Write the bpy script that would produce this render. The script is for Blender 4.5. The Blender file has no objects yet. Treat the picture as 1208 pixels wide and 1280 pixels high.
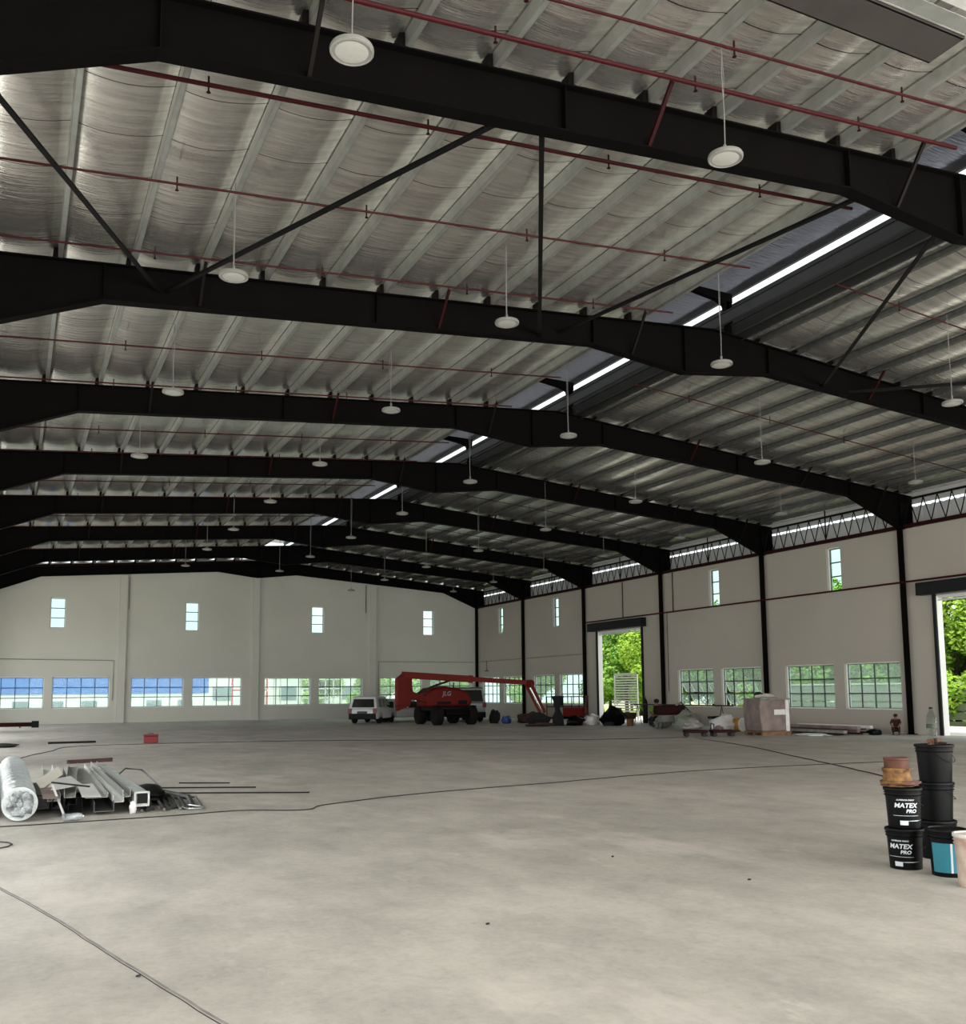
import bpy, math, random
from math import sin, cos, pi, radians, sqrt, atan2
from mathutils import Vector, Matrix, noise
random.seed(7)
SC = bpy.context.scene
COL = SC.collection

# ------------------------------------------------------------------ helpers
def lin(h):
    h = h.lstrip('#'); c = [int(h[i:i + 2], 16) / 255 for i in (0, 2, 4)]
    return tuple((x / 12.92 if x <= .04045 else ((x + .055) / 1.055) ** 2.4) for x in c) + (1,)

def mat(name, hexcol, rough=.6, metal=0.0, var=.12, scale=3.0, bump=0.0, bscale=20.0, hex2=None, stretch=(1, 1, 1), spec=None, coords='Object'):
    m = bpy.data.materials.new(name); m.use_nodes = True
    nt = m.node_tree; N = nt.nodes; L = nt.links
    b = N['Principled BSDF']
    b.inputs['Roughness'].default_value = rough; b.inputs['Metallic'].default_value = metal
    if spec is not None: b.inputs['Specular IOR Level'].default_value = spec
    tc = N.new('ShaderNodeTexCoord'); mp = N.new('ShaderNodeMapping'); mp.inputs['Scale'].default_value = stretch
    L.new(tc.outputs[coords], mp.inputs['Vector'])
    nz = N.new('ShaderNodeTexNoise'); nz.inputs['Scale'].default_value = scale; nz.inputs['Detail'].default_value = 6
    L.new(mp.outputs[0], nz.inputs['Vector'])
    c1 = lin(hexcol)
    c2 = lin(hex2) if hex2 else tuple(max(0, x * (1 - var * 2)) for x in c1[:3]) + (1,)
    cr = N.new('ShaderNodeValToRGB'); cr.color_ramp.elements[0].position = .32; cr.color_ramp.elements[1].position = .68
    cr.color_ramp.elements[0].color = c2; cr.color_ramp.elements[1].color = c1
    L.new(nz.outputs['Fac'], cr.inputs[0]); L.new(cr.outputs[0], b.inputs['Base Color'])
    if bump:
        n2 = N.new('ShaderNodeTexNoise'); n2.inputs['Scale'].default_value = bscale; n2.inputs['Detail'].default_value = 4
        L.new(mp.outputs[0], n2.inputs['Vector'])
        bp = N.new('ShaderNodeBump'); bp.inputs['Strength'].default_value = bump; bp.inputs['Distance'].default_value = .05
        L.new(n2.outputs['Fac'], bp.inputs['Height']); L.new(bp.outputs[0], b.inputs['Normal'])
    return m

class MB:
    def __init__(s): s.v = []; s.f = []
    def add(s, vs, fs):
        o = len(s.v); s.v += [tuple(v) for v in vs]; s.f += [tuple(i + o for i in f) for f in fs]; return s
    def box(s, x0, y0, z0, x1, y1, z1):
        return s.add([(x0, y0, z0), (x1, y0, z0), (x1, y1, z0), (x0, y1, z0), (x0, y0, z1), (x1, y0, z1), (x1, y1, z1), (x0, y1, z1)],
                     [(0, 3, 2, 1), (4, 5, 6, 7), (0, 1, 5, 4), (1, 2, 6, 5), (2, 3, 7, 6), (3, 0, 4, 7)])
    def obox(s, c, size, R):
        hx, hy, hz = [a / 2 for a in size]; o = len(s.v); c = Vector(c)
        pts = [c + R @ Vector((a * hx, b * hy, d * hz)) for d in (-1, 1) for a, b in ((-1, -1), (1, -1), (1, 1), (-1, 1))]
        return s.add(pts, [(0, 3, 2, 1), (4, 5, 6, 7), (0, 1, 5, 4), (1, 2, 6, 5), (2, 3, 7, 6), (3, 0, 4, 7)])
    def bar(s, p, q, w, h=None, up=(0, 0, 1)):
        h = h or w; p = Vector(p); q = Vector(q); d = q - p; n = d.normalized(); u = Vector(up)
        if abs(n.dot(u)) > .98: u = Vector((1, 0, 0))
        a = n.cross(u).normalized(); b = a.cross(n).normalized()
        R = Matrix((a, n, b)).transposed()
        return s.obox((p + q) / 2, (w, d.length, h), R)
    def tube(s, path, r, n=8, cap=True, closed=False):
        path = [Vector(p) for p in path]; k = len(path); rs = r if isinstance(r, (list, tuple)) else [r] * k
        o = len(s.v); prev = None
        for i, p in enumerate(path):
            if closed: t = path[(i + 1) % k] - path[i - 1]
            else: t = path[min(i + 1, k - 1)] - path[max(i - 1, 0)]
            t.normalize()
            if prev is None:
                u = Vector((0, 0, 1)) if abs(t.z) < .9 else Vector((1, 0, 0)); a = t.cross(u).normalized()
            else: a = (prev - t * prev.dot(t)).normalized()
            prev = a; b = t.cross(a)
            for j in range(n):
                th = 2 * pi * j / n; s.v.append(tuple(p + (a * cos(th) + b * sin(th)) * rs[i]))
        for i in range(k if closed else k - 1):
            for j in range(n):
                i2 = (i + 1) % k
                s.f.append((o + i * n + j, o + i2 * n + j, o + i2 * n + (j + 1) % n, o + i * n + (j + 1) % n))
        if cap and not closed:
            s.f.append(tuple(o + j for j in range(n))); s.f.append(tuple(o + (k - 1) * n + j for j in reversed(range(n))))
        return s
    def lathe(s, prof, c=(0, 0, 0), n=24, axis='z', R=None):
        o = len(s.v); c = Vector(c)
        for r, z in prof:
            for j in range(n):
                th = 2 * pi * j / n; p = Vector((r * cos(th), r * sin(th), z))
                if axis == 'x': p = Vector((p.z, p.x, p.y))
                if axis == 'y': p = Vector((p.y, p.z, p.x))
                if R: p = R @ p
                s.v.append(tuple(c + p))
        k = len(prof)
        for i in range(k - 1):
            for j in range(n): s.f.append((o + i * n + j, o + i * n + (j + 1) % n, o + (i + 1) * n + (j + 1) % n, o + (i + 1) * n + j))
        if prof[0][0] > 1e-4: s.f.append(tuple(o + j for j in reversed(range(n))))
        if prof[-1][0] > 1e-4: s.f.append(tuple(o + (k - 1) * n + j for j in range(n)))
        return s
    def prism(s, poly, axis, a, b):
        n = len(poly)
        def P(u, v, w): return {'x': (w, u, v), 'y': (u, w, v), 'z': (u, v, w)}[axis]
        vs = [P(u, v, a) for u, v in poly] + [P(u, v, b) for u, v in poly]
        fs = [tuple(range(n)), tuple(reversed(range(n, 2 * n)))] + [(i, i + n, (i + 1) % n + n, (i + 1) % n) for i in range(n)]
        return s.add(vs, fs)
    def xf(s, M):
        s.v = [tuple(M @ Vector(v)) for v in s.v]; return s
    def build(s, name, m, parent=None, smooth=False, bevel=0, sub=0, wn=False):
        me = bpy.data.meshes.new(name); me.from_pydata(s.v, [], s.f); me.validate(); me.update()
        import bmesh
        bm = bmesh.new(); bm.from_mesh(me); bmesh.ops.recalc_face_normals(bm, faces=bm.faces); bm.to_mesh(me); bm.free()
        me.materials.append(m)
        if smooth:
            for p in me.polygons: p.use_smooth = True
            try: me.set_sharp_from_angle(angle=radians(40))
            except Exception: pass
        o = bpy.data.objects.new(name, me); COL.objects.link(o)
        if parent: o.parent = parent
        if bevel:
            b = o.modifiers.new('b', 'BEVEL'); b.width = bevel; b.segments = 2; b.limit_method = 'ANGLE'; b.angle_limit = radians(50)
        if sub:
            b = o.modifiers.new('s', 'SUBSURF'); b.levels = sub; b.render_levels = sub
        return o

def empty(name, loc=(0, 0, 0), rz=0.0):
    o = bpy.data.objects.new(name, None); COL.objects.link(o); o.location = loc; o.rotation_euler = (0, 0, rz)
    o.empty_display_size = .2; return o
def tag(o, label, cat, group=None, kind=None):
    o['label'] = label; o['category'] = cat
    if group: o['group'] = group
    if kind: o['kind'] = kind
    return o
def struct(o, label=None):
    o['kind'] = 'structure'
    if label: o['label'] = label
    return o
def copy_tree(o, parent=None):
    c = o.copy(); COL.objects.link(c)
    if parent: c.parent = parent
    for ch in [x for x in SC.objects if x.parent == o]: copy_tree(ch, c)
    return c
ORD = ['first', 'second', 'third', 'fourth', 'fifth', 'sixth', 'seventh', 'eighth', 'ninth', 'tenth', 'eleventh', 'twelfth', 'thirteenth', 'fourteenth']

# ------------------------------------------------------------------ materials
M = {}
M['steel'] = mat('black painted steel', '#0b0909', .65, 0, .1, 2.0, spec=.04)
M['steel2'] = mat('dark brown primer steel', '#120d0c', .6, 0, .1, 2.0, spec=.1)
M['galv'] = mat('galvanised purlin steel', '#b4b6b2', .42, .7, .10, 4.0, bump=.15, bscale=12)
M['galvd'] = mat('weathered and shaded galvanised steel', '#6d6e6c', .5, .6, .2, 6.0)  # dull trims, and painted-in shade for the right-slope purlins
M['red'] = mat('red sprinkler paint', '#3c0910', .5, 0, .12, 3.0, spec=.15)
M['redox'] = mat('red oxide primer', '#2c0b0c', .6, 0, .2, 2.0, spec=.1)
M['brace'] = mat('dark bracing angle steel', '#0e0e0f', .6, 0, .1, 3.0, spec=.12)
M['wall'] = mat('grey painted plaster wall', '#aea79d', .9, 0, .035, .35, bump=.05, bscale=6)
M['wallf'] = mat('pale grey painted plaster', '#cbcac1', .9, 0, .04, .3, bump=.05, bscale=6)
M['reveal'] = mat('white painted reveal', '#e9e9e6', .7, 0, .02, 2)
M['clad'] = mat('pale metal cladding', '#cfd0d2', .5, .1, .08, 1.2)
M['mull'] = mat('dark window frame aluminium', '#3c4143', .4, .4, .05, 4)
M['wframe'] = mat('white window frame', '#e6e8e6', .5, 0, .02, 4)
M['lampbody'] = mat('white lamp housing', '#84837f', .4, 0, .04, 6)
M['lens'] = mat('frosted lamp diffuser', '#aeada8', .3, 0, .03, 12, bump=.1, bscale=30)
M['cable'] = mat('thin grey cable', '#8a8a88', .5, .3, .1, 4)
M['cabled'] = mat('black rubber cable', '#17191a', .6, 0, .1, 4)
M['conduit'] = mat('grey wall conduit', '#8b887e', .5, .2, .1, 3)

def foil_material():
    m = bpy.data.materials.new('silver roof insulation foil'); m.use_nodes = True
    nt = m.node_tree; N = nt.nodes; L = nt.links; b = N['Principled BSDF']
    b.inputs['Metallic'].default_value = .86; b.inputs['Roughness'].default_value = .2
    tc = N.new('ShaderNodeTexCoord')
    def nz(sc, stretch, detail=5, rough=.6):
        mp = N.new('ShaderNodeMapping'); mp.inputs['Scale'].default_value = stretch; L.new(tc.outputs['Object'], mp.inputs[0])
        n = N.new('ShaderNodeTexNoise'); n.inputs['Scale'].default_value = sc; n.inputs['Detail'].default_value = detail; n.inputs['Roughness'].default_value = rough
        L.new(mp.outputs[0], n.inputs['Vector']); return n
    w1 = nz(1.0, (.9, 9, 1), 5)          # wrinkles running up the slope
    w2 = nz(1.0, (3, 26, 1), 3)
    w3 = nz(.8, (1, 1, 1), 3)
    a = N.new('ShaderNodeMath'); a.operation = 'MULTIPLY_ADD'; a.inputs[1].default_value = .45
    L.new(w2.outputs['Fac'], a.inputs[0]); L.new(w1.outputs['Fac'], a.inputs[2])
    bp = N.new('ShaderNodeBump'); bp.inputs['Strength'].default_value = .3; bp.inputs['Distance'].default_value = .035
    L.new(a.outputs[0], bp.inputs['Height']); L.new(bp.outputs[0], b.inputs['Normal'])
    # roll seams every 1.2 m along the hall
    sx = N.new('ShaderNodeSeparateXYZ'); L.new(tc.outputs['Object'], sx.inputs[0])
    ad = N.new('ShaderNodeMath'); ad.operation = 'MULTIPLY_ADD'; ad.inputs[1].default_value = .06; L.new(w3.outputs['Fac'], ad.inputs[0]); L.new(sx.outputs['Y'], ad.inputs[2])
    dv = N.new('ShaderNodeMath'); dv.operation = 'DIVIDE'; dv.inputs[1].default_value = 1.25; L.new(ad.outputs[0], dv.inputs[0])
    fr = N.new('ShaderNodeMath'); fr.operation = 'FRACT'; L.new(dv.outputs[0], fr.inputs[0])
    gt = N.new('ShaderNodeMath'); gt.operation = 'LESS_THAN'; gt.inputs[1].default_value = .014; L.new(fr.outputs[0], gt.inputs[0])
    cr = N.new('ShaderNodeValToRGB'); cr.color_ramp.elements[0].position = .3; cr.color_ramp.elements[1].position = .75
    cr.color_ramp.elements[0].color = lin('#c4c1bd'); cr.color_ramp.elements[1].color = lin('#f7f2ea')
    L.new(w1.outputs['Fac'], cr.inputs[0])
    mx = N.new('ShaderNodeMixRGB'); L.new(gt.outputs[0], mx.inputs[0]); L.new(cr.outputs[0], mx.inputs[1]); mx.inputs[2].default_value = lin('#3b3a39')
    L.new(mx.outputs[0], b.inputs['Base Color'])
    return m
M['foil'] = foil_material()
M['foilb'] = mat('bluish new foil', '#a9abb8', .3, .85, .12, 5, bump=.9, bscale=3, stretch=(.6, 8, 1))

def floor_material():
    m = bpy.data.materials.new('dusty concrete floor'); m.use_nodes = True
    nt = m.node_tree; N = nt.nodes; L = nt.links; b = N['Principled BSDF']
    b.inputs['Roughness'].default_value = .62; b.inputs['Specular IOR Level'].default_value = .35
    tc = N.new('ShaderNodeTexCoord')
    def nz(sc, stretch, d=8, r=.65):
        mp = N.new('ShaderNodeMapping'); mp.inputs['Scale'].default_value = stretch; L.new(tc.outputs['Object'], mp.inputs[0])
        n = N.new('ShaderNodeTexNoise'); n.inputs['Scale'].default_value = sc; n.inputs['Detail'].default_value = d; n.inputs['Roughness'].default_value = r
        L.new(mp.outputs[0], n.inputs['Vector']); return n
    def ramp(src, p0, c0, p1, c1):
        c = N.new('ShaderNodeValToRGB'); c.color_ramp.elements[0].position = p0; c.color_ramp.elements[1].position = p1
        c.color_ramp.elements[0].color = c0; c.color_ramp.elements[1].color = c1; L.new(src, c.inputs[0]); return c
    big = nz(.16, (1, 1, 1), 6); mid = nz(1.3, (1, .6, 1), 10, .72); fine = nz(14, (1, 1, 1), 8, .75)
    c1 = ramp(big.outputs['Fac'], .35, lin('#a5a199'), .65, lin('#c0bbb3'))
    c2 = ramp(mid.outputs['Fac'], .30, (.66, .66, .67, 1), .60, (1, 1, 1, 1))
    c3 = ramp(fine.outputs['Fac'], .28, (.80, .79, .77, 1), .55, (1, 1, 1, 1))
    m1 = N.new('ShaderNodeMixRGB'); m1.blend_type = 'MULTIPLY'; m1.inputs[0].default_value = .95
    m2 = N.new('ShaderNodeMixRGB'); m2.blend_type = 'MULTIPLY'; m2.inputs[0].default_value = .8
    L.new(c1.outputs[0], m1.inputs[1]); L.new(c2.outputs[0], m1.inputs[2]); L.new(m1.outputs[0], m2.inputs[1]); L.new(c3.outputs[0], m2.inputs[2])
    # pale dusty patches with a shape of their own, and pinkish stains
    du = nz(.35, (1, .45, 1), 9, .7); dr = ramp(du.outputs['Fac'], .55, (0, 0, 0, 1), .72, (1, 1, 1, 1))
    m3 = N.new('ShaderNodeMixRGB'); L.new(dr.outputs[0], m3.inputs[0]); L.new(m2.outputs[0], m3.inputs[1]); m3.inputs[2].default_value = lin('#c9c0b9')
    sp = nz(5.5, (1, .8, 1), 12, .8); sr = ramp(sp.outputs['Fac'], .30, (.55, .54, .53, 1), .40, (1, 1, 1, 1))
    m4 = N.new('ShaderNodeMixRGB'); m4.blend_type = 'MULTIPLY'; m4.inputs[0].default_value = .8; L.new(m3.outputs[0], m4.inputs[1]); L.new(sr.outputs[0], m4.inputs[2])
    sc_ = nz(2.2, (1, .35, 1), 12, .78); cr_ = ramp(sc_.outputs['Fac'], .60, (0, 0, 0, 1), .74, (.7, .7, .7, 1))
    m5 = N.new('ShaderNodeMixRGB'); L.new(cr_.outputs[0], m5.inputs[0]); L.new(m4.outputs[0], m5.inputs[1]); m5.inputs[2].default_value = lin('#cdc5bb')
    L.new(m5.outputs[0], b.inputs['Base Color'])
    bp = N.new('ShaderNodeBump'); bp.inputs['Strength'].default_value = .25; bp.inputs['Distance'].default_value = .02
    L.new(fine.outputs['Fac'], bp.inputs['Height']); L.new(bp.outputs[0], b.inputs['Normal'])
    return m
M['floor'] = floor_material()

def glass_material(tint='#dfeee9', haze=0.0):
    m = bpy.data.materials.new('thin window glass'); m.use_nodes = True
    nt = m.node_tree; N = nt.nodes; L = nt.links; N.remove(N['Principled BSDF'])
    t = N.new('ShaderNodeBsdfTransparent'); t.inputs[0].default_value = lin(tint)
    g = N.new('ShaderNodeBsdfGlossy'); g.inputs['Roughness'].default_value = .05; g.inputs[0].default_value = (.9, .9, .9, 1)
    lw = N.new('ShaderNodeLayerWeight'); lw.inputs[0].default_value = .5
    pw = N.new('ShaderNodeMath'); pw.operation = 'POWER'; pw.inputs[1].default_value = 4.0; L.new(lw.outputs['Facing'], pw.inputs[0])
    ma = N.new('ShaderNodeMath'); ma.operation = 'MULTIPLY_ADD'; ma.inputs[1].default_value = .5; ma.inputs[2].default_value = .006; L.new(pw.outputs[0], ma.inputs[0])
    mx = N.new('ShaderNodeMixShader'); L.new(ma.outputs[0], mx.inputs[0]); L.new(t.outputs[0], mx.inputs[1]); L.new(g.outputs[0], mx.inputs[2])
    if haze:
        tl = N.new('ShaderNodeBsdfTranslucent'); tl.inputs[0].default_value = (.92, .97, .96, 1); m2 = N.new('ShaderNodeMixShader'); m2.inputs[0].default_value = haze  # translucent white put into the panes as a bright outdoor haze
        L.new(mx.outputs[0], m2.inputs[1]); L.new(tl.outputs[0], m2.inputs[2]); mx = m2
    L.new(mx.outputs[0], N['Material Output'].inputs[0]); return m
M['glass'] = glass_material(); M['glassg'] = glass_material('#e6f3ee', .13)

# ------------------------------------------------------------------ measures of the hall (metres)
L_ = 7.54
def YK(k): return {1: 10.5, 8: 62.75}.get(k, 25.52 + (k - 3) * L_)
XC = 29.67; XW = 29.85; XL = -1.65; YF = 62.95; YB = -5.0; XR = 14.9
def zt(x): return 9.32 + .07 * x if x < XR else 10.363 - .0955 * (x - XR)

# ------------------------------------------------------------------ walls
def wall_cells(mb, u0, u1, z0, z1, holes, put):
    us = sorted({u0, u1, *[h[0] for h in holes], *[h[1] for h in holes]}); zs = sorted({z0, z1, *[h[2] for h in holes], *[h[3] for h in holes]})
    us = [u for u in us if u0 <= u <= u1]; zs = [z for z in zs if z0 <= z <= z1]
    for j in range(len(zs) - 1):
        run = None
        for i in range(len(us) - 1):
            cu, cz = (us[i] + us[i + 1]) / 2, (zs[j] + zs[j + 1]) / 2
            solid = not any(h[0] < cu < h[1] and h[2] < cz < h[3] for h in holes)
            if solid: run = us[i] if run is None else run
            if (not solid) and run is not None: put(run, us[i], zs[j], zs[j + 1]); run = None
        if run is not None: put(run, us[-1], zs[j], zs[j + 1])

SILL, HEAD = .88, 2.70
win_right = []; hi_right = []; doors_right = []
for k in range(-1, 8):
    y = YK(k) if k != 1 else 25.52 - 2 * L_
    if k in (5, 2, -1): doors_right.append((y + 1.92, y + 6.27, 0, 5.0))
    else:
        win_right += [(y + .46, y + 3.2, SILL, HEAD), (y + 3.74, y + 6.5, SILL, HEAD)]
        hi_right.append((y + 3.1, y + 3.86, 5.62, 7.42))
hr = win_right + hi_right + doors_right
mb = MB(); wall_cells(mb, YB, YF, 0, 7.62, hr, lambda a, b, c, d: mb.box(XW, a, c, XW + .28, b, d))
struct(mb.build('wall_right', M['wall']))
# far wall: rectangle part with windows, then the gable up to the roof
win_far = [(-1.5, 1.58, .9, 2.77), (2.0, 5.2, .9, 2.77), (6.41, 9.54, .9, 2.75), (10.02, 13.15, .9, 2.75), (14.58, 17.68, .9, 2.72), (18.19, 21.25, .9, 2.72), (22.5, 25.6, .9, 2.72), (26.2, 29.35, .9, 2.72)]
hi_far = [(1.73, 2.6, 5.66, 7.5), (9.53, 10.38, 5.64, 7.47), (17.68, 18.53, 5.64, 7.45), (25.7, 26.5, 5.63, 7.43)]
mb = MB(); wall_cells(mb, -2.0, 30.4, 0, 7.55, win_far + hi_far, lambda a, b, c, d: mb.box(a, YF, c, b, YF + .28, d))
mb.prism([(-2.0, 7.55), (30.4, 7.55), (30.4, zt(30.4) + .1), (XR, zt(XR) + .15), (-2.0, zt(-2) + .1)], 'y', YF, YF + .28)
struct(mb.build('wall_far', M['wallf']))
# left wall with the big loading openings that let the daylight in
lh = [(YB + 1.0 + i * 11.2, YB + 8.8 + i * 11.2, 0, 5.6) for i in range(6)]
mb = MB(); wall_cells(mb, YB, YF, 0, 9.0, lh, lambda a, b, c, d: mb.box(-2.3, a, c, -2.02, b, d))
struct(mb.build('wall_left', M['wallf']))
mb = MB(); wall_cells(mb, -2.3, 30.2, 0, 9.0, [(1.5, 26.5, 0, 6.5)], lambda a, b, c, d: mb.box(a, YB - .28, c, b, YB, d))
mb.prism([(-2.3, 9.0), (30.4, 8.9), (XR, zt(XR) + .2), (-2.3, zt(-2.3) + .1)], 'y', YB - .28, YB)
struct(mb.build('wall_back', M['wallf']))
# pilasters on the far wall
for i, x in enumerate((5.62, 13.75, 21.75)):
    struct(MB().box(x, YF - .16, 0, x + .42, YF, 9.0 if i != 1 else 9.2).build('trim_%d' % (i + 1), M['wallf']))
# floor + ground outside
struct(MB().box(-2.3, YB - .3, -.25, 30.15, YF + .28, 0).build('floor', M['floor']))
M['ground'] = mat('pale gravel and grass ground', '#b7b19d', .95, 0, .2, .8, hex2='#8f9a6a')
struct(MB().box(-60, -60, -.5, 140, 150, -.26).build('ground', M['ground']))
M['apron'] = mat('bright concrete apron', '#d8d4cb', .9, 0, .08, .6)
struct(MB().box(30.16, YB, -.26, 38, YF + 12, -.03).build('apron', M['apron']))
struct(MB().box(-10, YF + .3, -.26, 30.1, YF + 12, -.03).build('apron', M['apron']))

# ------------------------------------------------------------------ windows
def window(n, axis, u0, u1, z0, z1, nu, nz, label, tilt=None, hi=False):
    """axis 'x': window in the right wall (u = y); axis 'y': in the far wall (u = x)"""
    d0 = XW if axis == 'x' else YF
    def B(mb, ua, ub, za, zb, da, db):
        return mb.box(d0 + da, ua, za, d0 + db, ub, zb) if axis == 'x' else mb.box(ua, d0 + da, za, ub, d0 + db, zb)
    e = empty('window_%d' % n, (0, 0, 0)); struct(e, label)
    fr = MB(); t = .045
    for a, b, c, d in ((u0, u0 + t, z0, z1), (u1 - t, u1, z0, z1), (u0, u1, z0, z0 + t), (u0, u1, z1 - t, z1)): B(fr, a, b, c, d, .10, .26)
    fr.build('window_frame', M['wframe'], e)
    ml = MB(); w = .038
    for i in range(0, nu + 1):
        u = u0 + t + (u1 - u0 - 2 * t) * i / nu; B(ml, u - w / 2, u + w / 2, z0 + t, z1 - t, .15, .20)
    for j in range(0, nz + 1):
        z = z0 + t + (z1 - z0 - 2 * t) * j / nz; B(ml, u0 + t, u1 - t, z - w / 2 * 1.2, z + w / 2 * 1.2, .145, .205)
    ml.build('mullion_grid', M['mull'], e)
    tilt = tilt or []
    gl = MB()
    for i in range(nu):
        for j in range(nz):
            ua = u0 + t + (u1 - u0 - 2 * t) * i / nu; ub = u0 + t + (u1 - u0 - 2 * t) * (i + 1) / nu
            za = z0 + t + (z1 - z0 - 2 * t) * j / nz; zb = z0 + t + (z1 - z0 - 2 * t) * (j + 1) / nz
            if (i, j) in tilt: continue
            B(gl, ua + .02, ub - .02, za + .02, zb - .02, .17, .176)
    gl.build('glass_pane', M['glassg'] if not hi else M['glass'], e)
    for (i, j) in tilt:       # top-hung sashes pushed open outwards
        ua = u0 + t + (u1 - u0 - 2 * t) * i / nu + .025; ub = u0 + t + (u1 - u0 - 2 * t) * (i + 1) / nu - .025
        za = z0 + t + (z1 - z0 - 2 * t) * j / nz + .03; zb = z0 + t + (z1 - z0 - 2 * t) * (j + 1) / nz - .03
        Lh = zb - za; out = Lh * .5; drop = Lh * .86
        s = MB(); g = MB()
        P0 = Vector((d0 + .2, ua, zb)); P1 = Vector((d0 + .2, ub, zb)); Q0 = Vector((d0 + .2 + out, ua, zb - drop)); Q1 = Vector((d0 + .2 + out, ub, zb - drop))
        for a, b in ((P0, P1), (P1, Q1), (Q1, Q0), (Q0, P0)): s.bar(a, b, .035, .03)
        nrm = (P1 - P0).cross(Q0 - P0).normalized() * .004
        g.add([P0, P1, Q1, Q0, P0 + nrm, P1 + nrm, Q1 + nrm, Q0 + nrm], [(0, 1, 2, 3), (7, 6, 5, 4), (0, 4, 5, 1), (1, 5, 6, 2), (2, 6, 7, 3), (3, 7, 4, 0)])
        so = s.build('open_sash', M['wframe'], e); g.build('sash_glass', M['glassg'], so)
    return e
wn = 0
for i, (a, b, c, d) in enumerate(win_right):
    wn += 1
    if b < 24: continue
    y = a
    tl = None
    if 33 < a < 35: tl = [(3, 1), (2, 1), (1, 1), (3, 0), (2, 0)]
    if 36 < a < 38: tl = [(3, 1), (2, 1), (1, 1), (0, 1), (2, 0), (1, 0), (0, 0)]
    window(wn, 'x', a, b, c, d, 4, 3, 'low grid window in the right wall', tl)
for (a, b, c, d) in hi_right:
    wn += 1
    if b < 24: continue
    window(wn, 'x', a, b, c, d, 1, 3, 'narrow high window in the right wall', hi=True)
for (a, b, c, d) in win_far:
    wn += 1; window(wn, 'y', a, b, c, d, 4, 3, 'low grid window in the far wall')
for (a, b, c, d) in hi_far:
    wn += 1; window(wn, 'y', a, b, c, d, 1, 3, 'narrow high window in the far wall', hi=True)

# ------------------------------------------------------------------ roller doors in the right wall
M['shut'] = mat('dark roller shutter box', '#17181b', .5, .1, .1, 2, spec=.2)
M['slat'] = mat('white shutter lath', '#d9dadb', .5, 0, .06, 3)
for n, (a, b, c, d) in enumerate(doors_right):
    if b < 15: continue
    e = empty('door_%d' % n, (XW, a, 0)); struct(e, 'open roller shutter doorway in the right wall')
    def loc(mb): return mb.xf(Matrix.Translation((-XW, -a, 0)))
    loc(MB().box(XW - .36, a - .42, d + .04, XW - .02, b + .55, d + .5)).build('shutter_box', M['shut'], e)
    loc(MB().box(XW - .08, a - .10, 0, XW - .01, a + .02, d + .04).box(XW - .08, b - .02, 0, XW - .01, b + .10, d + .04)).build('guide_rail', M['shut'], e)
    loc(MB().box(XW + .0, a + .001, 0, XW + .28, a + .03, d).box(XW + .0, b - .03, 0, XW + .28, b - .001, d).box(XW, a, d - .03, XW + .28, b, d - .001)).build('door_lining', M['reveal'], e)
    s = MB()
    for j in range(2): s.box(XW + .08, a + .03, d - .10 - j * .09, XW + .11, b - .03, d - .035 - j * .09)
    loc(s).build('shutter_lath', M['slat'], e)
# ------------------------------------------------------------------ roof: foil soffit, outer sheet
def slope(x0, x1, purl, zoff, name, mm):
    xs = []; x = x0
    while x < x1 - .01: xs.append(x); x += .10
    xs.append(x1)
    ys = [YB + (YF + .28 - YB) * j / 170 for j in range(171)]
    vs = []; fs = []
    P = sorted(purl)
    def sag(x):
        ds = min(abs(x - p) for p in P)
        nb = [p for p in P if p <= x]; na = [p for p in P if p > x]
        a = nb[-1] if nb else x0; b = na[0] if na else x1
        t = (x - a) / max(b - a, .01); return .10 * 4 * t * (1 - t)
    for x in xs:
        for y in ys:
            w = noise.noise(Vector((x * .8, y * .9, 3.1))) * .022
            vs.append((x, y, zt(x) + zoff - sag(x) + w * min(1, sag(x) * 14)))
    n = len(ys)
    for i in range(len(xs) - 1):
        for j in range(n - 1): fs.append((i * n + j, i * n + j + 1, (i + 1) * n + j + 1, (i + 1) * n + j))
    top = len(vs)
    vs += [(x0, ys[0], zt(x0) + zoff + .1), (x0, ys[-1], zt(x0) + zoff + .1), (x1, ys[-1], zt(x1) + zoff + .1), (x1, ys[0], zt(x1) + zoff + .1)]
    fs.append((top, top + 1, top + 2, top + 3))
    m = MB().add(vs, fs); o = m.build(name, mm, smooth=True); return struct(o)
PUR_L = [-.83 + 1.212 * i for i in range(12)]           # left slope purlins up to 12.5
PUR_R = [16.35 + 1.212 * i for i in range(12)]
PH = .20
slope(-2.3, 12.95, PUR_L, PH + .03, 'ceiling', M['foil'])
slope(15.75, 30.5, PUR_R, .15 + .03, 'ceiling', M['foil'])
M['sheet'] = mat('dark roof sheet edge', '#2b2b2c', .6, .1, .1, 2)
# raised ridge vent: canopy with a bright slot under its right edge
e = empty('ceiling', (0, 0, 0)); struct(e)
vs = []; fs = []
xs = [12.2 + .15 * i for i in range(int((15.8 - 12.2) / .15) + 1)]; ys = [YB + (YF - YB) * j / 220 for j in range(221)]
for x in xs:
    for y in ys: vs.append((x, y, 11.62 - abs(x - 14.6) * .06 + noise.noise(Vector((x * 1.3, y * 2.2, 0))) * .025))
n = len(ys)
for i in range(len(xs) - 1):
    for j in range(n - 1): fs.append((i * n + j, i * n + j + 1, (i + 1) * n + j + 1, (i + 1) * n + j))
MB().add(vs, fs).build('canopy_foil', M['foilb'], e, smooth=True)
MB().prism([(12.0, 11.50), (14.6, 11.68), (15.82, 11.60), (15.82, 11.64), (14.6, 11.74), (12.0, 11.54)], 'y', YB, YF).build('canopy_sheet', M['sheet'], e)
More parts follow.
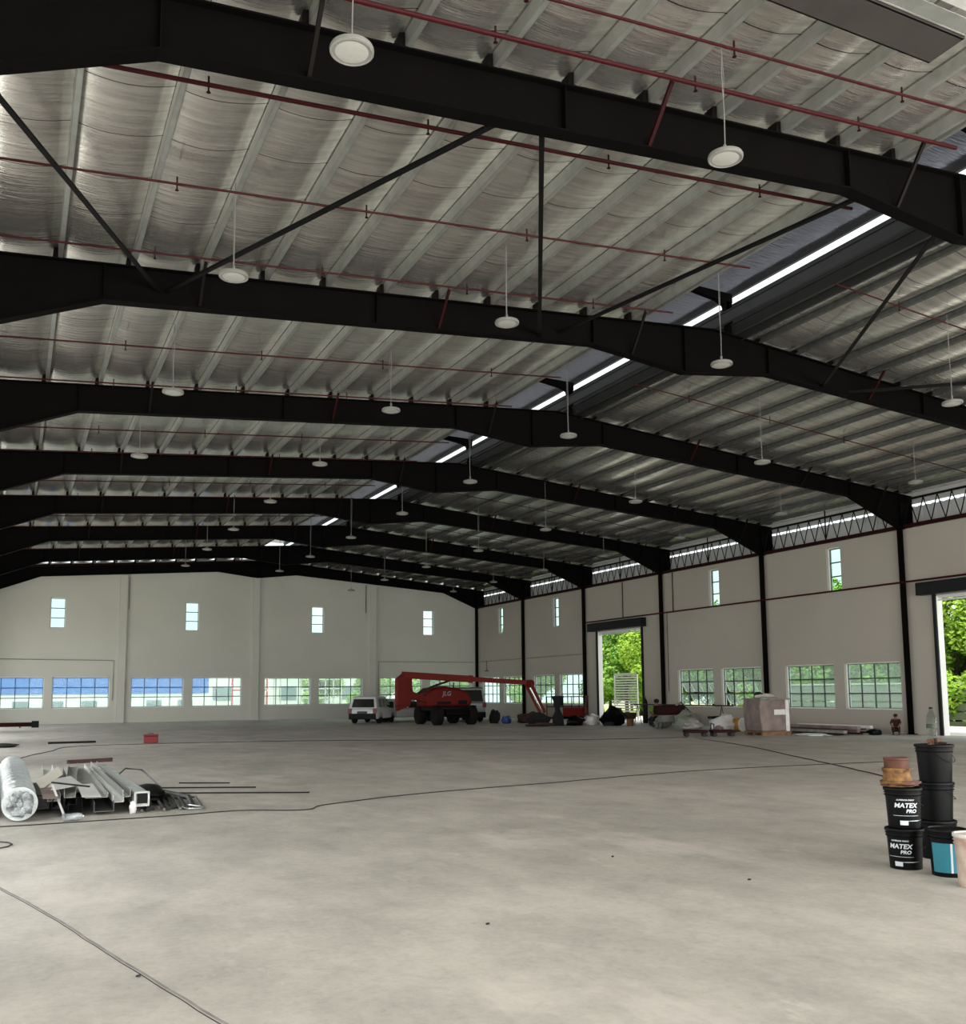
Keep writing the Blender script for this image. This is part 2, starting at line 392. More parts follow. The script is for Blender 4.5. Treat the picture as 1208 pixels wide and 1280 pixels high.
MB().prism([(15.78, 10.25), (15.84, 10.25), (15.84, 11.08), (15.78, 11.08)], 'y', YB, YF).build('upstand', M['sheet'], e)
MB().box(15.62, YB, 11.08, 15.84, YF, 11.17).box(15.70, YB, 11.42, 15.78, YF, 11.58).build('upstand_rail', M['sheet'], e)
MB().box(12.92, YB, zt(12.9) + .14, 12.98, YF, zt(12.9) + .42).build('upstand', M['galv'], e)
# purlins: one galvanised channel each, running the length of the hall
def purlin(x, label, left=True):
    PH = .20 if left else .15; z = zt(x); s = MB(); f = .075 if left else -.075; t = .006
    y0, y1 = YB + .02, YF - .02
    s.box(x - t / 2, y0, z, x + t / 2, y1, z + PH)
    s.box(min(x, x + f), y0, z, max(x, x + f), y1, z + t); s.box(min(x, x + f), y0, z + PH - t, max(x, x + f), y1, z + PH)
    s.box(x + f - t / 2, y0, z, x + f + t / 2, y1, z + .025)
    tag(s.build('roof_purlin', M['galv'] if left else M['galvd']), label, 'purlin', 'galvanised roof purlins')  # right slope takes the darker steel, painting in its shaded purlin sides
for i, x in enumerate(PUR_L):
    purlin(x, 'galvanised purlin under the left roof slope, %s from the ridge' % ORD[len(PUR_L) - 1 - i])
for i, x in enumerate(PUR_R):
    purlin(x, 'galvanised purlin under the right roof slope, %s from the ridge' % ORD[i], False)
for x, w in ((14.92, 'left'), (15.50, 'right')):
    z = zt(x); s = MB().box(x - .04, YB + .02, z, x + .04, YF - .02, z + .26).box(x - .09, YB + .02, z + .24, x + .09, YF - .02, z + .26)
    tag(s.build('ridge_purlin', M['sheet']), 'dark grey ridge purlin along the %s side of the ridge line' % w, 'purlin', 'ridge purlins')

# ------------------------------------------------------------------ portal frames
BOT = [(XL, 7.62), (1.15, 8.72), (11.45, 9.47), (14.0, 9.17), (16.57, 9.47), (27.18, 8.68), (XC, 7.66)]
def frame(k):
    Y = YK(k); e = empty('portal_frame', (0, Y, 0))
    tag(e, 'black steel portal frame across the hall, %s' % {1: 'nearest the camera', 8: 'set against the far wall'}.get(k, 'the %s from the camera' % ORD[k - 1]), 'roof beam', 'black portal frames')
    w = MB()
    top = [(-2.0, zt(-2.0) - .01), (XR, zt(XR) - .01), (30.3, zt(30.3) - .01)]
    poly = [(-2.0, 7.55)] + BOT + [(30.3, 7.6)] + [(x, z) for x, z in reversed(top)]
    # web as slices so the concave outline fills cleanly
    xs = sorted({-2.0, 30.3, XR, *[p[0] for p in BOT]})
    def zb(x):
        if x <= BOT[0][0]: return 7.55
        if x >= BOT[-1][0]: return 7.62
        for (a, za), (b, zb_) in zip(BOT, BOT[1:]):
            if a <= x <= b: return za + (zb_ - za) * (x - a) / (b - a)
    for a, b in zip(xs, xs[1:]):
        w.prism([(a, zb(a + 1e-6)), (b, zb(b - 1e-6)), (b, zt(b) - .012), (a, zt(a) - .012)], 'y', -.012, .012)
    w.build('web', M['steel'], e)
    b = MB()
    for (a, za), (c, zc) in zip(BOT, BOT[1:]): b.bar((a, 0, za), (c, 0, zc), .24, .024)
    b.build('bottom_flange', M['steel'], e)
    t = MB(); t.bar((-2.0, 0, zt(-2) - .012), (XR, 0, zt(XR) - .012), .24, .024); t.bar((XR, 0, zt(XR) - .012), (30.3, 0, zt(30.3) - .012), .24, .024)
    t.build('top_flange', M['steel'], e)
    for x in (1.15, 6.3, 11.45, 14.0, 16.57, 22, 27.18, XC + .008, 30.29):
        MB().box(x - .008, -.115, zb(x) + .02, x + .008, .115, zt(x) - .03).build('stiffener_plate', M['steel'], e)
    c = MB().box(XC, -.115, 0, XC + .022, .115, 7.62).box(XC + .022, -.012, 0, XW, .012, 7.62).box(XC, -.17, 0, XW - .002, .17, .03)
    c.box(XC, -.115, 7.6, 30.29, .115, 7.64)
    c.build('column', M['steel'], e)
    c = MB().box(XL - .02, -.115, 0, XL, .115, 7.62).box(-2.0, -.012, 0, XL - .02, .012, 7.62).box(-2.0, -.115, 0, -1.98, .115, 9.1)
    c.build('column', M['steel'], e)
    # ridge post with its bent arm under the canopy
    if k < 8:
        p = MB().box(15.34, -.07, zt(15.4) - .02, 15.50, .07, 11.15)
        p.prism([(15.52, 11.36), (15.52, 11.14), (15.46, 11.02), (15.34, 10.86), (15.28, 11.06), (15.05, 11.16), (14.1, 11.30), (14.1, 11.40)], 'y', -.07, .07)
        p.build('ridge_post', M['steel'], e)
    if k < 8:
        for i, x in enumerate(PUR_L + PUR_R):
            if i in (3, 7, 11, 15, 19, 22):
                f = MB().bar((x + .02, -.05, zb(x) + .06), (x + .02, -.66, zt(x) + .06), .05, .05); f.build('fly_brace', M['redox'] if i in (7, 15) else M['steel2'], e)
    return e
cleat_r = MB().prism([(-.07, 0), (.07, 0), (.065, .13), (-.06, .13)], 'y', -.08, .08)  # dark cleats stand in for the backlit silhouettes of the purlin ends
cleat_l = MB().prism([(-.09, 0), (.09, 0), (.085, .17), (.0, .19), (-.075, .17)], 'y', -.10, .10)
frames = [frame(k) for k in range(1, 9)]
cls = {}
for e in frames:
    for x in PUR_L + PUR_R:
        cl = cls.get(x > 15)
        if cl is None: o = (cleat_r if x > 15 else cleat_l).build('silhouette_cleat', M['steel2'], e); cls[x > 15] = o
        else: o = cl.copy(); COL.objects.link(o); o.parent = e
        o.location = (x, 0, zt(x) + .002)

# ------------------------------------------------------------------ diagonal wind bracing between the first two frames
Y1, Y2 = YK(1), YK(2)
BR = [((-3.4 + 2.0, 8.9, Y1), (2.1, 9.05, Y2), 'meets the left picture edge'), ((5.4, 9.05, Y1), (2.2, 9.05, Y2), 'slopes up to the right'),
      ((6.0, 9.1, Y1), (10.1, 9.45, Y2), 'looks almost upright'), ((11.9, 9.5, Y1), (10.6, 9.6, Y2), 'lies low towards the ridge'),
      ((13.6, 9.3, Y1), (18.4, 9.4, Y2), 'crosses right of the ridge vent'), ((25.0, 8.75, Y1), (19.3, 9.35, Y2), 'meets the right picture edge')]
for (p, q, t) in BR:
    a = Vector((p[0], p[2] + .02, p[1])); b = Vector((q[0], q[2] - .02, q[1]))
    d = (b - a).normalized()
    s = MB().bar(a, b, .075, .012).bar(a + Vector((0, 0, .03)), b + Vector((0, 0, .03)), .012, .075)
    tag(s.build('roof_brace', M['brace']), 'dark angle brace between the nearest roof frames that %s' % t, 'roof brace', 'diagonal roof braces')

# ------------------------------------------------------------------ eave trusses above the right wall
names = ['above the near doorway', 'above the wall bay with the wrapped crate', 'above the bay with the tilted-open windows', 'above the far doorway', 'one bay beyond the far doorway', 'in the corner bay']
for k in range(1, 8):
    ya, yb = (YK(k) + .12, YK(k + 1) - .12)
    if k == 1: lab = 'eave lattice truss on the right wall, in the bay nearest the camera'
    else: lab = 'eave lattice truss on the right wall, %s' % names[k - 2]
    e = empty('eave_truss', (29.80, ya, 7.62)); tag(e, lab, 'truss', 'eave trusses on the right wall')
    n = yb - ya
    MB().box(-.06, 0, 0.01, .03, n, .15).build('bottom_chord', M['redox'], e)
    MB().box(-.04, 0, 1.05, .04, n, 1.12).build('top_chord', M['steel2'], e)
    for i in range(12):
        y0 = n * i / 12; y1 = n * (i + .5) / 12; y2 = n * (i + 1) / 12
        MB().bar((0, y0, .14), (0, y1, 1.06), .028).bar((0, y1, 1.06), (0, y2, .14), .028).build('lattice_bar', M['brace'], e)
    MB().box(-.02, n * .5 - .02, .12, .02, n * .5 + .02, 1.5).build('hanger', M['redox'], e)
# pale cladding behind the trusses with a daylight gap under the roof
s = MB(); yy = YB
while yy < YF:
    s.box(30.32, yy, 7.4, 30.36, yy + .16, 8.50); s.box(30.34, yy + .16, 7.4, 30.37, yy + .30, 8.48); yy += .30
struct(s.build('trim_4', M['clad']))
struct(MB().box(30.1, YB, 7.6, 30.4, YF, 7.625).build('trim_5', M['wall']))
struct(MB().box(30.36, YB, 8.60, 30.40, YF, 9.1).build('trim_6', M['clad']))

# ------------------------------------------------------------------ red sprinkler pipes
def pipe_run(name, path, r, label, grp, m='red', heads=None):
    e = empty(name, (0, 0, 0)); tag(e, label, 'pipe', grp)
    MB().tube(path, r, 8).build('pipe', M[m], e)
    if heads:
        for h in heads:
            MB().box(h[0] - .012, h[1] - .006, h[2], h[0] + .012, h[1] + .006, h[2] + .125).build('hanger', M['redox'], e)
        for h in heads: MB().tube([h, (h[0], h[1], h[2] - .07)], .012, 6).lathe([(.004, -.10), (.03, -.095), (.012, -.07)], h, 8).build('sprinkler_head', M['redox'], e)
    return e
left_rows = [8.9, 9.68, 11.8, 14.45, 17.0]
for k in range(2, 8):
    for d in (4.0, 6.9): left_rows.append(YK(k) + d)
for i, y in enumerate(left_rows):
    r = .03 if y in (9.68, 11.8) else .019
    z0 = -.1
    xs = [-1.9, 6, 13.0]
    hd = [(x, y, zt(x) + z0 - .01) for x in (1.9, 4.9, 7.9, 10.9)]
    pipe_run('sprinkler_pipe', [(x, y, zt(x) + z0) for x in xs], r, 'thin red sprinkler pipe under the left roof slope, %s from the camera' % ORD[i] if i < 14 else 'thin red sprinkler pipe under the left roof slope, nearest the far wall', 'sprinkler pipes on the left slope', heads=hd)
right_rows = [14.45, 18.6, 21.85, 26.3]
for k in range(4, 8):
    for d in (1.0, 4.0): right_rows.append(YK(k) + d)
for i, y in enumerate(right_rows):
    xs = [15.3, 22, 29.3]
    hd = [(x, y, zt(x) - .11) for x in (17.2, 20.2, 23.2, 26.2)]
    pipe_run('sprinkler_pipe', [(x, y, zt(x) - .1) for x in xs], .016, 'thin dark red sprinkler pipe under the right roof slope, %s from the camera' % ORD[i], 'sprinkler pipes on the right slope', heads=hd)
e = pipe_run('sprinkler_main', [(XC - .06, 3.0, 5.60), (XC - .06, YK(6) - .4, 5.60)], .035, 'long red sprinkler main running level along the right wall columns', None)
for y in (YK(4) + .0 + 5.9, YK(5) + 3.7, YK(3) - .02 + .0):
    pass
for y, t in ((39.7, 'beside the bay with tilted-open windows'), (44.2, 'above the far roller door')):
    pipe_run('drop_pipe', [(XW - .05, y, 7.6), (XW - .05, y, 5.6)], .022, 'short upright red pipe on the right wall %s' % t, 'upright red pipes', 'redox')
pipe_run('drop_pipe', [(XW - .04, 40.25, 5.6), (XW - .04, 40.25, 1.6)], .012, 'thin dark upright pipe low on the wall left of the tilted-open windows', 'upright red pipes', 'steel2')
pipe_run('drop_pipe', [(21.45, YF - .06, 9.0), (21.45, YF - .06, 7.1)], .022, 'short red pipe high on the far wall beside a pilaster, right of centre', 'upright red pipes', 'redox')
pipe_run('drop_pipe', [(6.15, YF - .06, 8.9), (6.15, YF - .06, 6.9)], .022, 'short dark pipe high on the far wall beside the leftmost pilaster', 'upright red pipes', 'conduit')
def conduit(path, label): tag(MB().tube(path, .022, 6).build('wall_conduit', M['conduit']), label, 'conduit', 'wall conduits')
conduit([(-2.0, YF - .04, 3.82), (5.38, YF - .04, 3.76), (5.36, YF - .04, 1.35)], 'thin grey conduit on the far wall over the leftmost windows')
conduit([(22.38, YF - .04, .6), (22.38, YF - .04, 3.79), (29.6, YF - .04, 3.77)], 'thin grey conduit on the far wall over the two windows nearest the corner')
conduit([(XW - .04, YF - .3, 3.8), (XW - .04, YK(6) + .2, 3.82)], 'thin grey conduit along the right wall near the corner')
e = empty('wall_light', (XW - .1, 61.2, 3.1)); tag(e, 'small shaded lamp hanging at the right wall near the corner', 'lamp')
MB().tube([(0, 0, .7), (0, 0, .1)], .012, 6).build('rod', M['steel2'], e); MB().lathe([(.03, .14), (.05, .1), (.2, 0), (.19, -.01)], (0, 0, 0), 16).build('shade', M['conduit'], e)

# ------------------------------------------------------------------ high-bay lamps
def lamp_proto(h):
    e = empty('highbay_lamp', (0, 0, 0))
    MB().lathe([(.06, .085), (.10, .08), (.14, .05), (.215, .04), (.225, .02), (.222, -.012), (.205, -.02), (.196, -.012)], (0, 0, 0), 28).build('housing', M['lampbody'], e, smooth=True)
    MB().lathe([(.0005, -.022), (.08, -.02), (.16, -.014), (.197, -.006), (.197, .004), (.0005, .004)], (0, 0, 0), 28).build('diffuser', M['lens'], e, smooth=True)
    MB().tube([(0, 0, .08), (.0, 0, .16)], .02, 8).tube([(-.03, 0, .16), (0, 0, .19), (.03, 0, .16)], .006, 6).build('hook', M['cable'], e)
    MB().tube([(0, 0, .18), (.008, 0, .6), (-.01, 0, 1.1), (0, 0, h)], .0075, 5).tube([(.004, .01, .17), (.012, .015, .7), (.04, .02, h - .4), (0, .0, h - .02)], .004, 5).build('cable', M['cable'], e)
    return e
lp = None
rows = [(2.8, 8.12, [8.74, 14.6, 21.0, 27.2], 'left edge row'), (7.95, 8.48, [9.2, 15.36, 21.52, 27.62, 33.87, 40.34, 46.49, 52.93], 'left slope row'),
        (12.95, 8.40, [15.35, 21.55, 27.72, 33.82, 40.03, 46.5, 52.7], 'row under the ridge'), (18.7, 8.03, [14.44, 20.6, 26.8, 33.0, 39.2, 45.4, 51.6, 57.7], 'right slope row'),
        (25.7, 8.22, [21.36, 27.41, 33.6, 39.65, 45.63, 51.82, 57.74], 'row nearest the right wall')]
for x, z, ys, rn in rows:
    lp = None
    for i, y in enumerate(ys):
        o = lamp_proto(zt(x) + (PH if x < 15 else .15) - .06 - z) if lp is None else copy_tree(lp)
        if lp is None: lp = o
        o.location = (x, y, z)
        o.rotation_euler = (0, 0, i * 1.3)
        tag(o, 'round high-bay lamp hanging on a cable, %s, %s from the camera' % (rn, ORD[i]), 'lamp', 'hanging high-bay lamps')
# ------------------------------------------------------------------ more materials
def P(name, c, r=.5, **k):
    if name not in M: M[name] = mat(name, c, r, **k)
    return M[name]
P('lift red', '#64150c', .5, var=.1, scale=1.5, spec=.15); P('tyre', '#1d1c1a', .9, var=.2, scale=8, spec=.1); P('rubber', '#0e0e0f', .7)
P('white car paint', '#c9cbcc', .25, var=.02); P('dark glass', '#0b0d0f', .12); P('chrome', '#b8babc', .2, metal=.9, var=.03); P('tail lamp', '#6a0d0c', .3)
P('black plastic', '#040506', .45, var=.08, spec=.14); P('number plate', '#26282b', .5); P('silver paint', '#8e9294', .35, metal=.5, var=.04)
P('white print', '#c4c9cf', .6, var=.02); P('teal label', '#1a7688', .5, var=.05); P('white plastic', '#c2beb8', .5, var=.05)
P('plaster pail', '#9d7f70', .85, hex2='#b5a79b', scale=9); P('cream sheet', '#cfcabd', .6, var=.05); P('white sheet metal', '#dfe0dd', .35, metal=.3, var=.04)
P('paint stained', '#86602c', .8, hex2='#2e1a15', scale=14); P('brown tin', '#371912', .75, hex2='#56301c', scale=8); P('purple rag', '#4a3346', .9, hex2='#84582f', scale=14)
P('plastic film', '#c3c9c9', .18, var=.08, scale=6, bump=.9, bscale=5, stretch=(1, .5, 1)); P('crushed film', '#aeb4b5', .2, hex2='#4c5052', scale=7, bump=1.0, bscale=9)
P('rust', '#4a2a22', .8, hex2='#2a1d1b', scale=7); P('dark steel bar', '#232323', .5, metal=.4); P('grey sack', '#8a8884', .9, hex2='#6c6a66', scale=5)
P('pink film', '#84756f', .5, hex2='#655651', scale=3, bump=.5, bscale=6); P('white film', '#d8d5d4', .3, var=.08, scale=6); P('dark cloth', '#0f1014', .95, var=.2)
P('green vest', '#6f9a1f', .8, hex2='#537a18', scale=8); P('skin', '#7a5342', .7, var=.05); P('maroon shirt', '#33100f', .9, hex2='#260c0b', scale=6); P('navy trousers', '#161a26', .9)
P('blue plastic', '#1c3f86', .5); P('red plastic', '#7a1214', .5); P('yellow foam', '#b98a3a', .9, var=.15, scale=9); P('timber', '#8d6b49', .85, hex2='#5f4733', scale=5, stretch=(1, 6, 1))
P('trunk', '#4c4033', .95, var=.2, scale=6); P('foliage bright', '#b3d155', .8, hex2='#6f9c35', scale=1.6, spec=.1); P('foliage mid', '#9cc45a', .8, hex2='#5c8c3c', scale=1.6, spec=.1)
P('blue roof sheet', '#1f62b8', .8, hex2='#266ec6', scale=.8, stretch=(4, .3, 1), spec=.02); P('pale building', '#e8e8e6', .8, var=.05, scale=.5); P('grass', '#86a03e', .95, hex2='#a9b45c', scale=3)
P('pale fence', '#c9cfc4', .6, var=.06); P('grey board', '#7c8478', .8, hex2='#66705e', scale=2, stretch=(1, .3, 6))

def blob(c, r, seed=0, amp=.25, n=10, m=14, flat=True):
    mb = MB(); c = Vector(c); vs = []
    for i in range(n + 1):
        ph = pi * i / n
        for j in range(m):
            th = 2 * pi * j / m; d = Vector((sin(ph) * cos(th), sin(ph) * sin(th), cos(ph)))
            k = 1 + amp * noise.noise(d * 1.7 + Vector((seed * 3.1, seed, 0)))
            p = Vector((d.x * r[0], d.y * r[1], d.z * r[2])) * k
            if flat and p.z < -r[2] * .75: p.z = -r[2] * .75
            vs.append(c + p)
    fs = [(i * m + j, i * m + (j + 1) % m, (i + 1) * m + (j + 1) % m, (i + 1) * m + j) for i in range(n) for j in range(m)]
    return mb.add(vs, fs)
def put(e, x, y, z=0, rz=0): e.location = (x, y, z); e.rotation_euler = (0, 0, rz); return e

# ------------------------------------------------------------------ dark beam and channel overhead, top right
tag(MB().box(6.6, 7.35, 9.585, 10.15, 7.86, 9.60).box(6.6, 7.34, 9.585, 10.15, 7.37, 9.70).box(6.6, 7.84, 9.585, 10.15, 7.86, 9.70)
    .xf(Matrix.Translation((0, 0, .0)) @ Matrix.Rotation(0, 4, 'X')).build('roof_tray', P('grey brown steel', '#3d3836', .55)), 'flat dark steel tray under the purlins at the top right corner', 'tray')
e = empty('channel_strip', (0, 0, 0)); tag(e, 'bright galvanised channel strip beyond the dark tray at the top right corner', 'channel')
MB().box(7.2, 7.10, 9.60, 11.2, 7.30, 9.61).box(7.2, 7.31, 9.60, 11.2, 7.325, 9.68).build('strip', M['galv'], e)
MB().box(7.2, 6.90, 9.63, 11.2, 7.04, 9.64).build('edge_rail', P('bright sheet', '#c9c8c4', .5, metal=.2), e)

# ------------------------------------------------------------------ boom lift
e = put(empty('boom_lift'), 20.55, 47.3); tag(e, 'red boom lift with long boom reaching right and four big wheels', 'boom lift')
def wheel(parent, x, y, r, w, nm='wheel', rim='silver paint'):
    k = MB().lathe([(r * .55, -w / 2), (r * .9, -w / 2), (r, -w * .32), (r, w * .32), (r * .9, w / 2), (r * .55, w / 2)], (x, y, r), 26, 'x')
    for j in range(18):
        a = 2 * pi * j / 18
        k.obox((x, y + r * cos(a), r + r * sin(a)), (w * .9, .05 * r * 2, .03), Matrix.Rotation(a - pi / 2, 3, 'X') @ Matrix.Rotation(.3, 3, 'Z')) if r > .42 else None
    o = k.build(nm, M['tyre'], parent, smooth=True)
    MB().lathe([(.0005, -w * .30), (r * .3, -w * .34), (r * .5, -w * .25), (r * .56, -w * .42), (r * .56, w * .42), (r * .5, w * .25), (r * .3, w * .34), (.0005, w * .30)], (x, y, r), 20, 'x').build('hub', M[rim], o, smooth=True)
for sx in (-1, 1):
    for sy in (-1, 1): wheel(e, sx * .95, sy * 1.15, .49, .42, rim='white plastic' if 0 else 'lift red')
c = MB().prism([(-1.5, .42), (1.5, .42), (1.6, .55), (1.5, .80), (-1.5, .80), (-1.6, .55)], 'x', -.62, .62)
c.build('chassis', M['black plastic'], e, bevel=.03)
MB().box(-.95, -1.22, .42, .95, -1.08, .56).box(-.95, 1.08, .42, .95, 1.22, .56).build('axle', M['black plastic'], e)
MB().lathe([(.0005, .8), (.62, .8), (.62, .95), (.0005, .95)], (0, 0, 0), 24).build('slew_ring', M['black plastic'], e)
hood = MB().prism([(-1.45, .93), (1.05, .93), (1.12, 1.2), (.95, 1.62), (.35, 1.88), (-.4, 1.98), (-1.1, 1.90), (-1.5, 1.60)], 'y', -1.0, .55)
hood.build('engine_hood', M['lift red'], e, bevel=.12, smooth=True)
MB().box(-1.2, -.98, .72, .95, .5, .93).build('turntable_deck', M['black plastic'], e, bevel=.03)
MB().tube([(.52, .1, 1.8), (.52, .1, 2.12), (.56, .1, 2.16)], .035, 8).build('exhaust', M['black plastic'], e)
MB().box(-.9, -1.01, 1.05, -.1, -.995, 1.2).box(.3, -1.01, 1.05, .8, -.995, 1.25).build('vent_grille', M['black plastic'], e)
# riser at the left, boom, jib and basket
def lp_(x, y, z): return (x - 20.55, y - 47.3, z)
r_ = MB().prism([(-3.05, 1.05), (-2.35, .98), (-2.25, 1.35), (-1.35, 1.12), (-1.35, 1.45), (-2.2, 1.72), (-2.25, 2.3), (-2.15, 2.6), (-2.65, 2.68), (-3.05, 2.38)], 'y', -.95, -.55)
r_.build('riser', M['lift red'], e, bevel=.03)
MB().prism([(-3.05, 1.05), (-2.4, 1.0), (-3.0, .75)], 'y', -.92, -.58).build('riser_foot', M['lift red'], e)
A = Vector((-2.75, -.75, 2.58)); Bq = Vector((-.2, -1.75, 2.42)); Cq = Vector(lp_(23.55, 43.55, 2.12))
u = (Cq - A).normalized(); mid = A + u * 3.6
MB().bar(A, mid, .30, .34).build('main_boom', M['lift red'], e, bevel=.02)
t_ = MB().bar(mid - u * .1, Cq, .22, .24).build('fly_boom', M['lift red'], e, bevel=.02)
MB().bar(A + u * 3.42, A + u * 3.66, .34, .38).build('boom_collar', M['lift red'], e)
MB().tube([(-1.95, -.9, 1.62), (-1.1, -1.05, 2.0), (-.2, -1.28, 2.3)], .055, 10).build('lift_cylinder', M['dark steel bar'], e)
J = Vector(lp_(24.15, 43.1, .62))
MB().lathe([(.0005, -.16), (.2, -.16), (.2, .16), (.0005, .16)], Cq + Vector((.05, 0, -.05)), 18, 'y').build('elbow', M['lift red'], e)
MB().bar(Cq + Vector((.05, -.1, 0)), J + Vector((0, -.1, 0)), .10, .15).bar(Cq + Vector((-.12, .1, -.1)), J + Vector((-.17, .1, 0)), .10, .12).build('jib', M['lift red'], e)
MB().bar(Cq + Vector((.0, 0, -.12)), J + Vector((-.05, 0, .06)), .04, .04).build('jib_cylinder', M['chrome'], e)
bk = empty('basket', lp_(25.25, 42.6, 0)); bk.parent = e
MB().box(-.95, -.4, .30, .95, .45, .40).prism([(-.95, .40), (.95, .40), (1.15, .16), (.5, .30), (-.9, .30)], 'y', -.4, .45).build('basket_floor', M['lift red'], bk)
MB().box(-.5, -.42, .42, .95, -.38, .86).build('basket_panel', M['lift red'], bk)
rl = MB()
for z in (.9, 1.4): rl.tube([(-.95, -.4, z), (.95, -.4, z), (.95, .45, z), (-.95, .45, z)], .025, 6, closed=True)
for px, py in ((-.95, -.4), (0, -.4), (.95, -.4), (.95, .45), (0, .45), (-.95, .45)): rl.tube([(px, py, .4), (px, py, 1.4)], .022, 6)
rl.build('guard_rail', M['redox'], bk)
MB().box(-.85, -.35, .95, -.45, -.05, 1.45).build('control_box', M['black plastic'], bk)
def text_mesh(txt, size, extr=.004, shear=0.0, bold=0.0):
    cu = bpy.data.curves.new('t', 'FONT'); cu.body = txt; cu.size = size; cu.extrude = extr; cu.shear = shear; cu.align_x = 'CENTER'; cu.offset = bold; cu.resolution_u = 3
    o = bpy.data.objects.new('t', cu); COL.objects.link(o)
    dg = bpy.context.evaluated_depsgraph_get(); me = bpy.data.meshes.new_from_object(o.evaluated_get(dg))
    vs = [v.co.copy() for v in me.vertices]; fs = [tuple(p.vertices) for p in me.polygons]
    bpy.data.objects.remove(o); bpy.data.curves.remove(cu); bpy.data.meshes.remove(me); return vs, fs
vs, fs = text_mesh('JLG', .32, .004, .15, .006)
MB().add([(v.x - .35, -1.012 - v.z * .5, v.y + 1.5) for v in vs], fs).build('maker_mark', M['cable'], e)

# ------------------------------------------------------------------ vehicles
def vehicle(name, label, cat, x, y, rz, Ln, W, H, kind='mpv', paint='white car paint'):
    """local +y is forward; rear end at y=-Ln/2"""
    e = put(empty(name), x, y, 0, rz); tag(e, label, cat)
    h0 = .26; belt = H * .56; a = -Ln / 2; b = Ln / 2
    if kind == 'mpv':   low = [(a, h0 + .1), (a + .05, h0), (b - .1, h0), (b, h0 + .15), (b - .02, H * .40), (b - .25, H * .47), (b - 1.0, belt), (a + .02, belt), (a - .03, H * .4)]; top = [(a + .06, belt), (b - 1.05, belt), (b - 1.75, H - .04), (b - 2.2, H), (a + .55, H), (a + .28, H - .05)]
    else:               low = [(a, h0 + .1), (a + .03, h0), (b - .1, h0), (b, h0 + .2), (b - .02, H * .42), (b - .3, belt), (a, belt)]; top = [(a + .02, belt), (b - .35, belt), (b - 1.1, H - .05), (b - 1.4, H), (a + .25, H), (a + .1, H - .06)]
    MB().prism(low, 'x', -W / 2, W / 2).build('body', M[paint], e, bevel=.06, smooth=True)
    t = MB(); n = len(top); wi = W / 2; wt = W / 2 - .14
    vs = []
    for s in (-1, 1):
        for (yy, zz) in top:
            k = (zz - belt) / (H - belt); vs.append((s * (wi * (1 - k) + wt * k), yy, zz))
    t.add(vs, [tuple(range(n)), tuple(reversed(range(n, 2 * n)))] + [(i, i + n, (i + 1) % n + n, (i + 1) % n) for i in range(n)])
    t.build('cabin', M[paint], e, bevel=.04, smooth=True)
    z0, z1 = belt + .05, H - .16
    def wx(z, s): k = (z - belt) / (H - belt); return s * (wi * (1 - k) + wt * k + .006)
    yr0 = top[0][0]; yr1 = top[-1][0]
    def yb(z): k = (z - belt) / (H - belt); return yr0 + (yr1 - yr0) * min(1, k * 1.05) - .012
    rw = MB(); wr = W / 2 - .16
    rw.add([(-wr, yb(z0), z0), (wr, yb(z0), z0), (wr - .08, yb(z1), z1), (-wr + .08, yb(z1), z1), (-wr, yb(z0) + .03, z0), (wr, yb(z0) + .03, z0), (wr - .08, yb(z1) + .03, z1), (-wr + .08, yb(z1) + .03, z1)],
           [(0, 1, 2, 3), (7, 6, 5, 4), (0, 4, 5, 1), (1, 5, 6, 2), (2, 6, 7, 3), (3, 7, 4, 0)]); rw.build('rear_window', M['dark glass'], e)
    ys = a + .45; ye = b - 1.35 if kind == 'mpv' else b - .75; nn = 3
    for s in (-1, 1):
        for i in range(nn):
            ya = ys + (ye - ys) * i / nn + .05; yc = ys + (ye - ys) * (i + 1) / nn - .03; sh = .45 if i == nn - 1 else 0; sr = .15 if i == 0 else 0
            g = MB(); pts = [(wx(z0, s), ya, z0), (wx(z0, s), yc + (sh * .6), z0), (wx(z1, s), yc - sh * .3, z1), (wx(z1, s), ya + sr, z1)]
            g.add(pts + [(p[0] - s * .02, p[1], p[2]) for p in pts], [(0, 1, 2, 3), (7, 6, 5, 4), (0, 4, 5, 1), (1, 5, 6, 2), (2, 6, 7, 3), (3, 7, 4, 0)]).build('side_window', M['dark glass'], e)
        MB().box(s * (W / 2 - .2) if s > 0 else -W / 2 + .0, a - .035, belt - .28, s * (W / 2 - 0.0) if s > 0 else -W / 2 + .2, a + .02, belt - .02).build('tail_lamp', M['tail lamp'], e)
        MB().box(min(s * W / 2, s * (W / 2 + .18)), b - 1.5, belt, max(s * W / 2, s * (W / 2 + .18)), b - 1.4, belt + .14).build('mirror', M['black plastic'], e)
        for yy in (a + .75, b - .8): wheel(e, s * (W / 2 - .1), yy, .33, .2)
    MB().box(-W / 2 + .03, a - .07, h0 - .02, W / 2 - .03, a + .05, h0 + .30).build('rear_bumper', M['black plastic'], e, bevel=.03)
    MB().box(-.28, a - .06, belt - .32, .28, a - .028, belt - .16).build('number_plate', M['number plate'], e)
    ws = MB().box(-W / 2 + .2, b - 1.3, z0, W / 2 - .2, b - 1.28, z0 + .05); ws.build('wiper', M['black plastic'], e)
    return e
vehicle('car', 'small white hatchback seen from behind at the left of the boom lift', 'car', 18.3, 52.3, radians(-38), 3.7, 1.62, 1.50)
vehicle('car', 'white car behind the boom lift with only its lower side showing', 'car', 20.9, 54.2, radians(-95), 4.2, 1.70, 1.32)
vehicle('van', 'white van with dark windows and striped tail standing right of the boom lift', 'van', 23.3, 51.6, radians(-6), 4.3, 1.75, 1.95, 'van', 'silver paint')

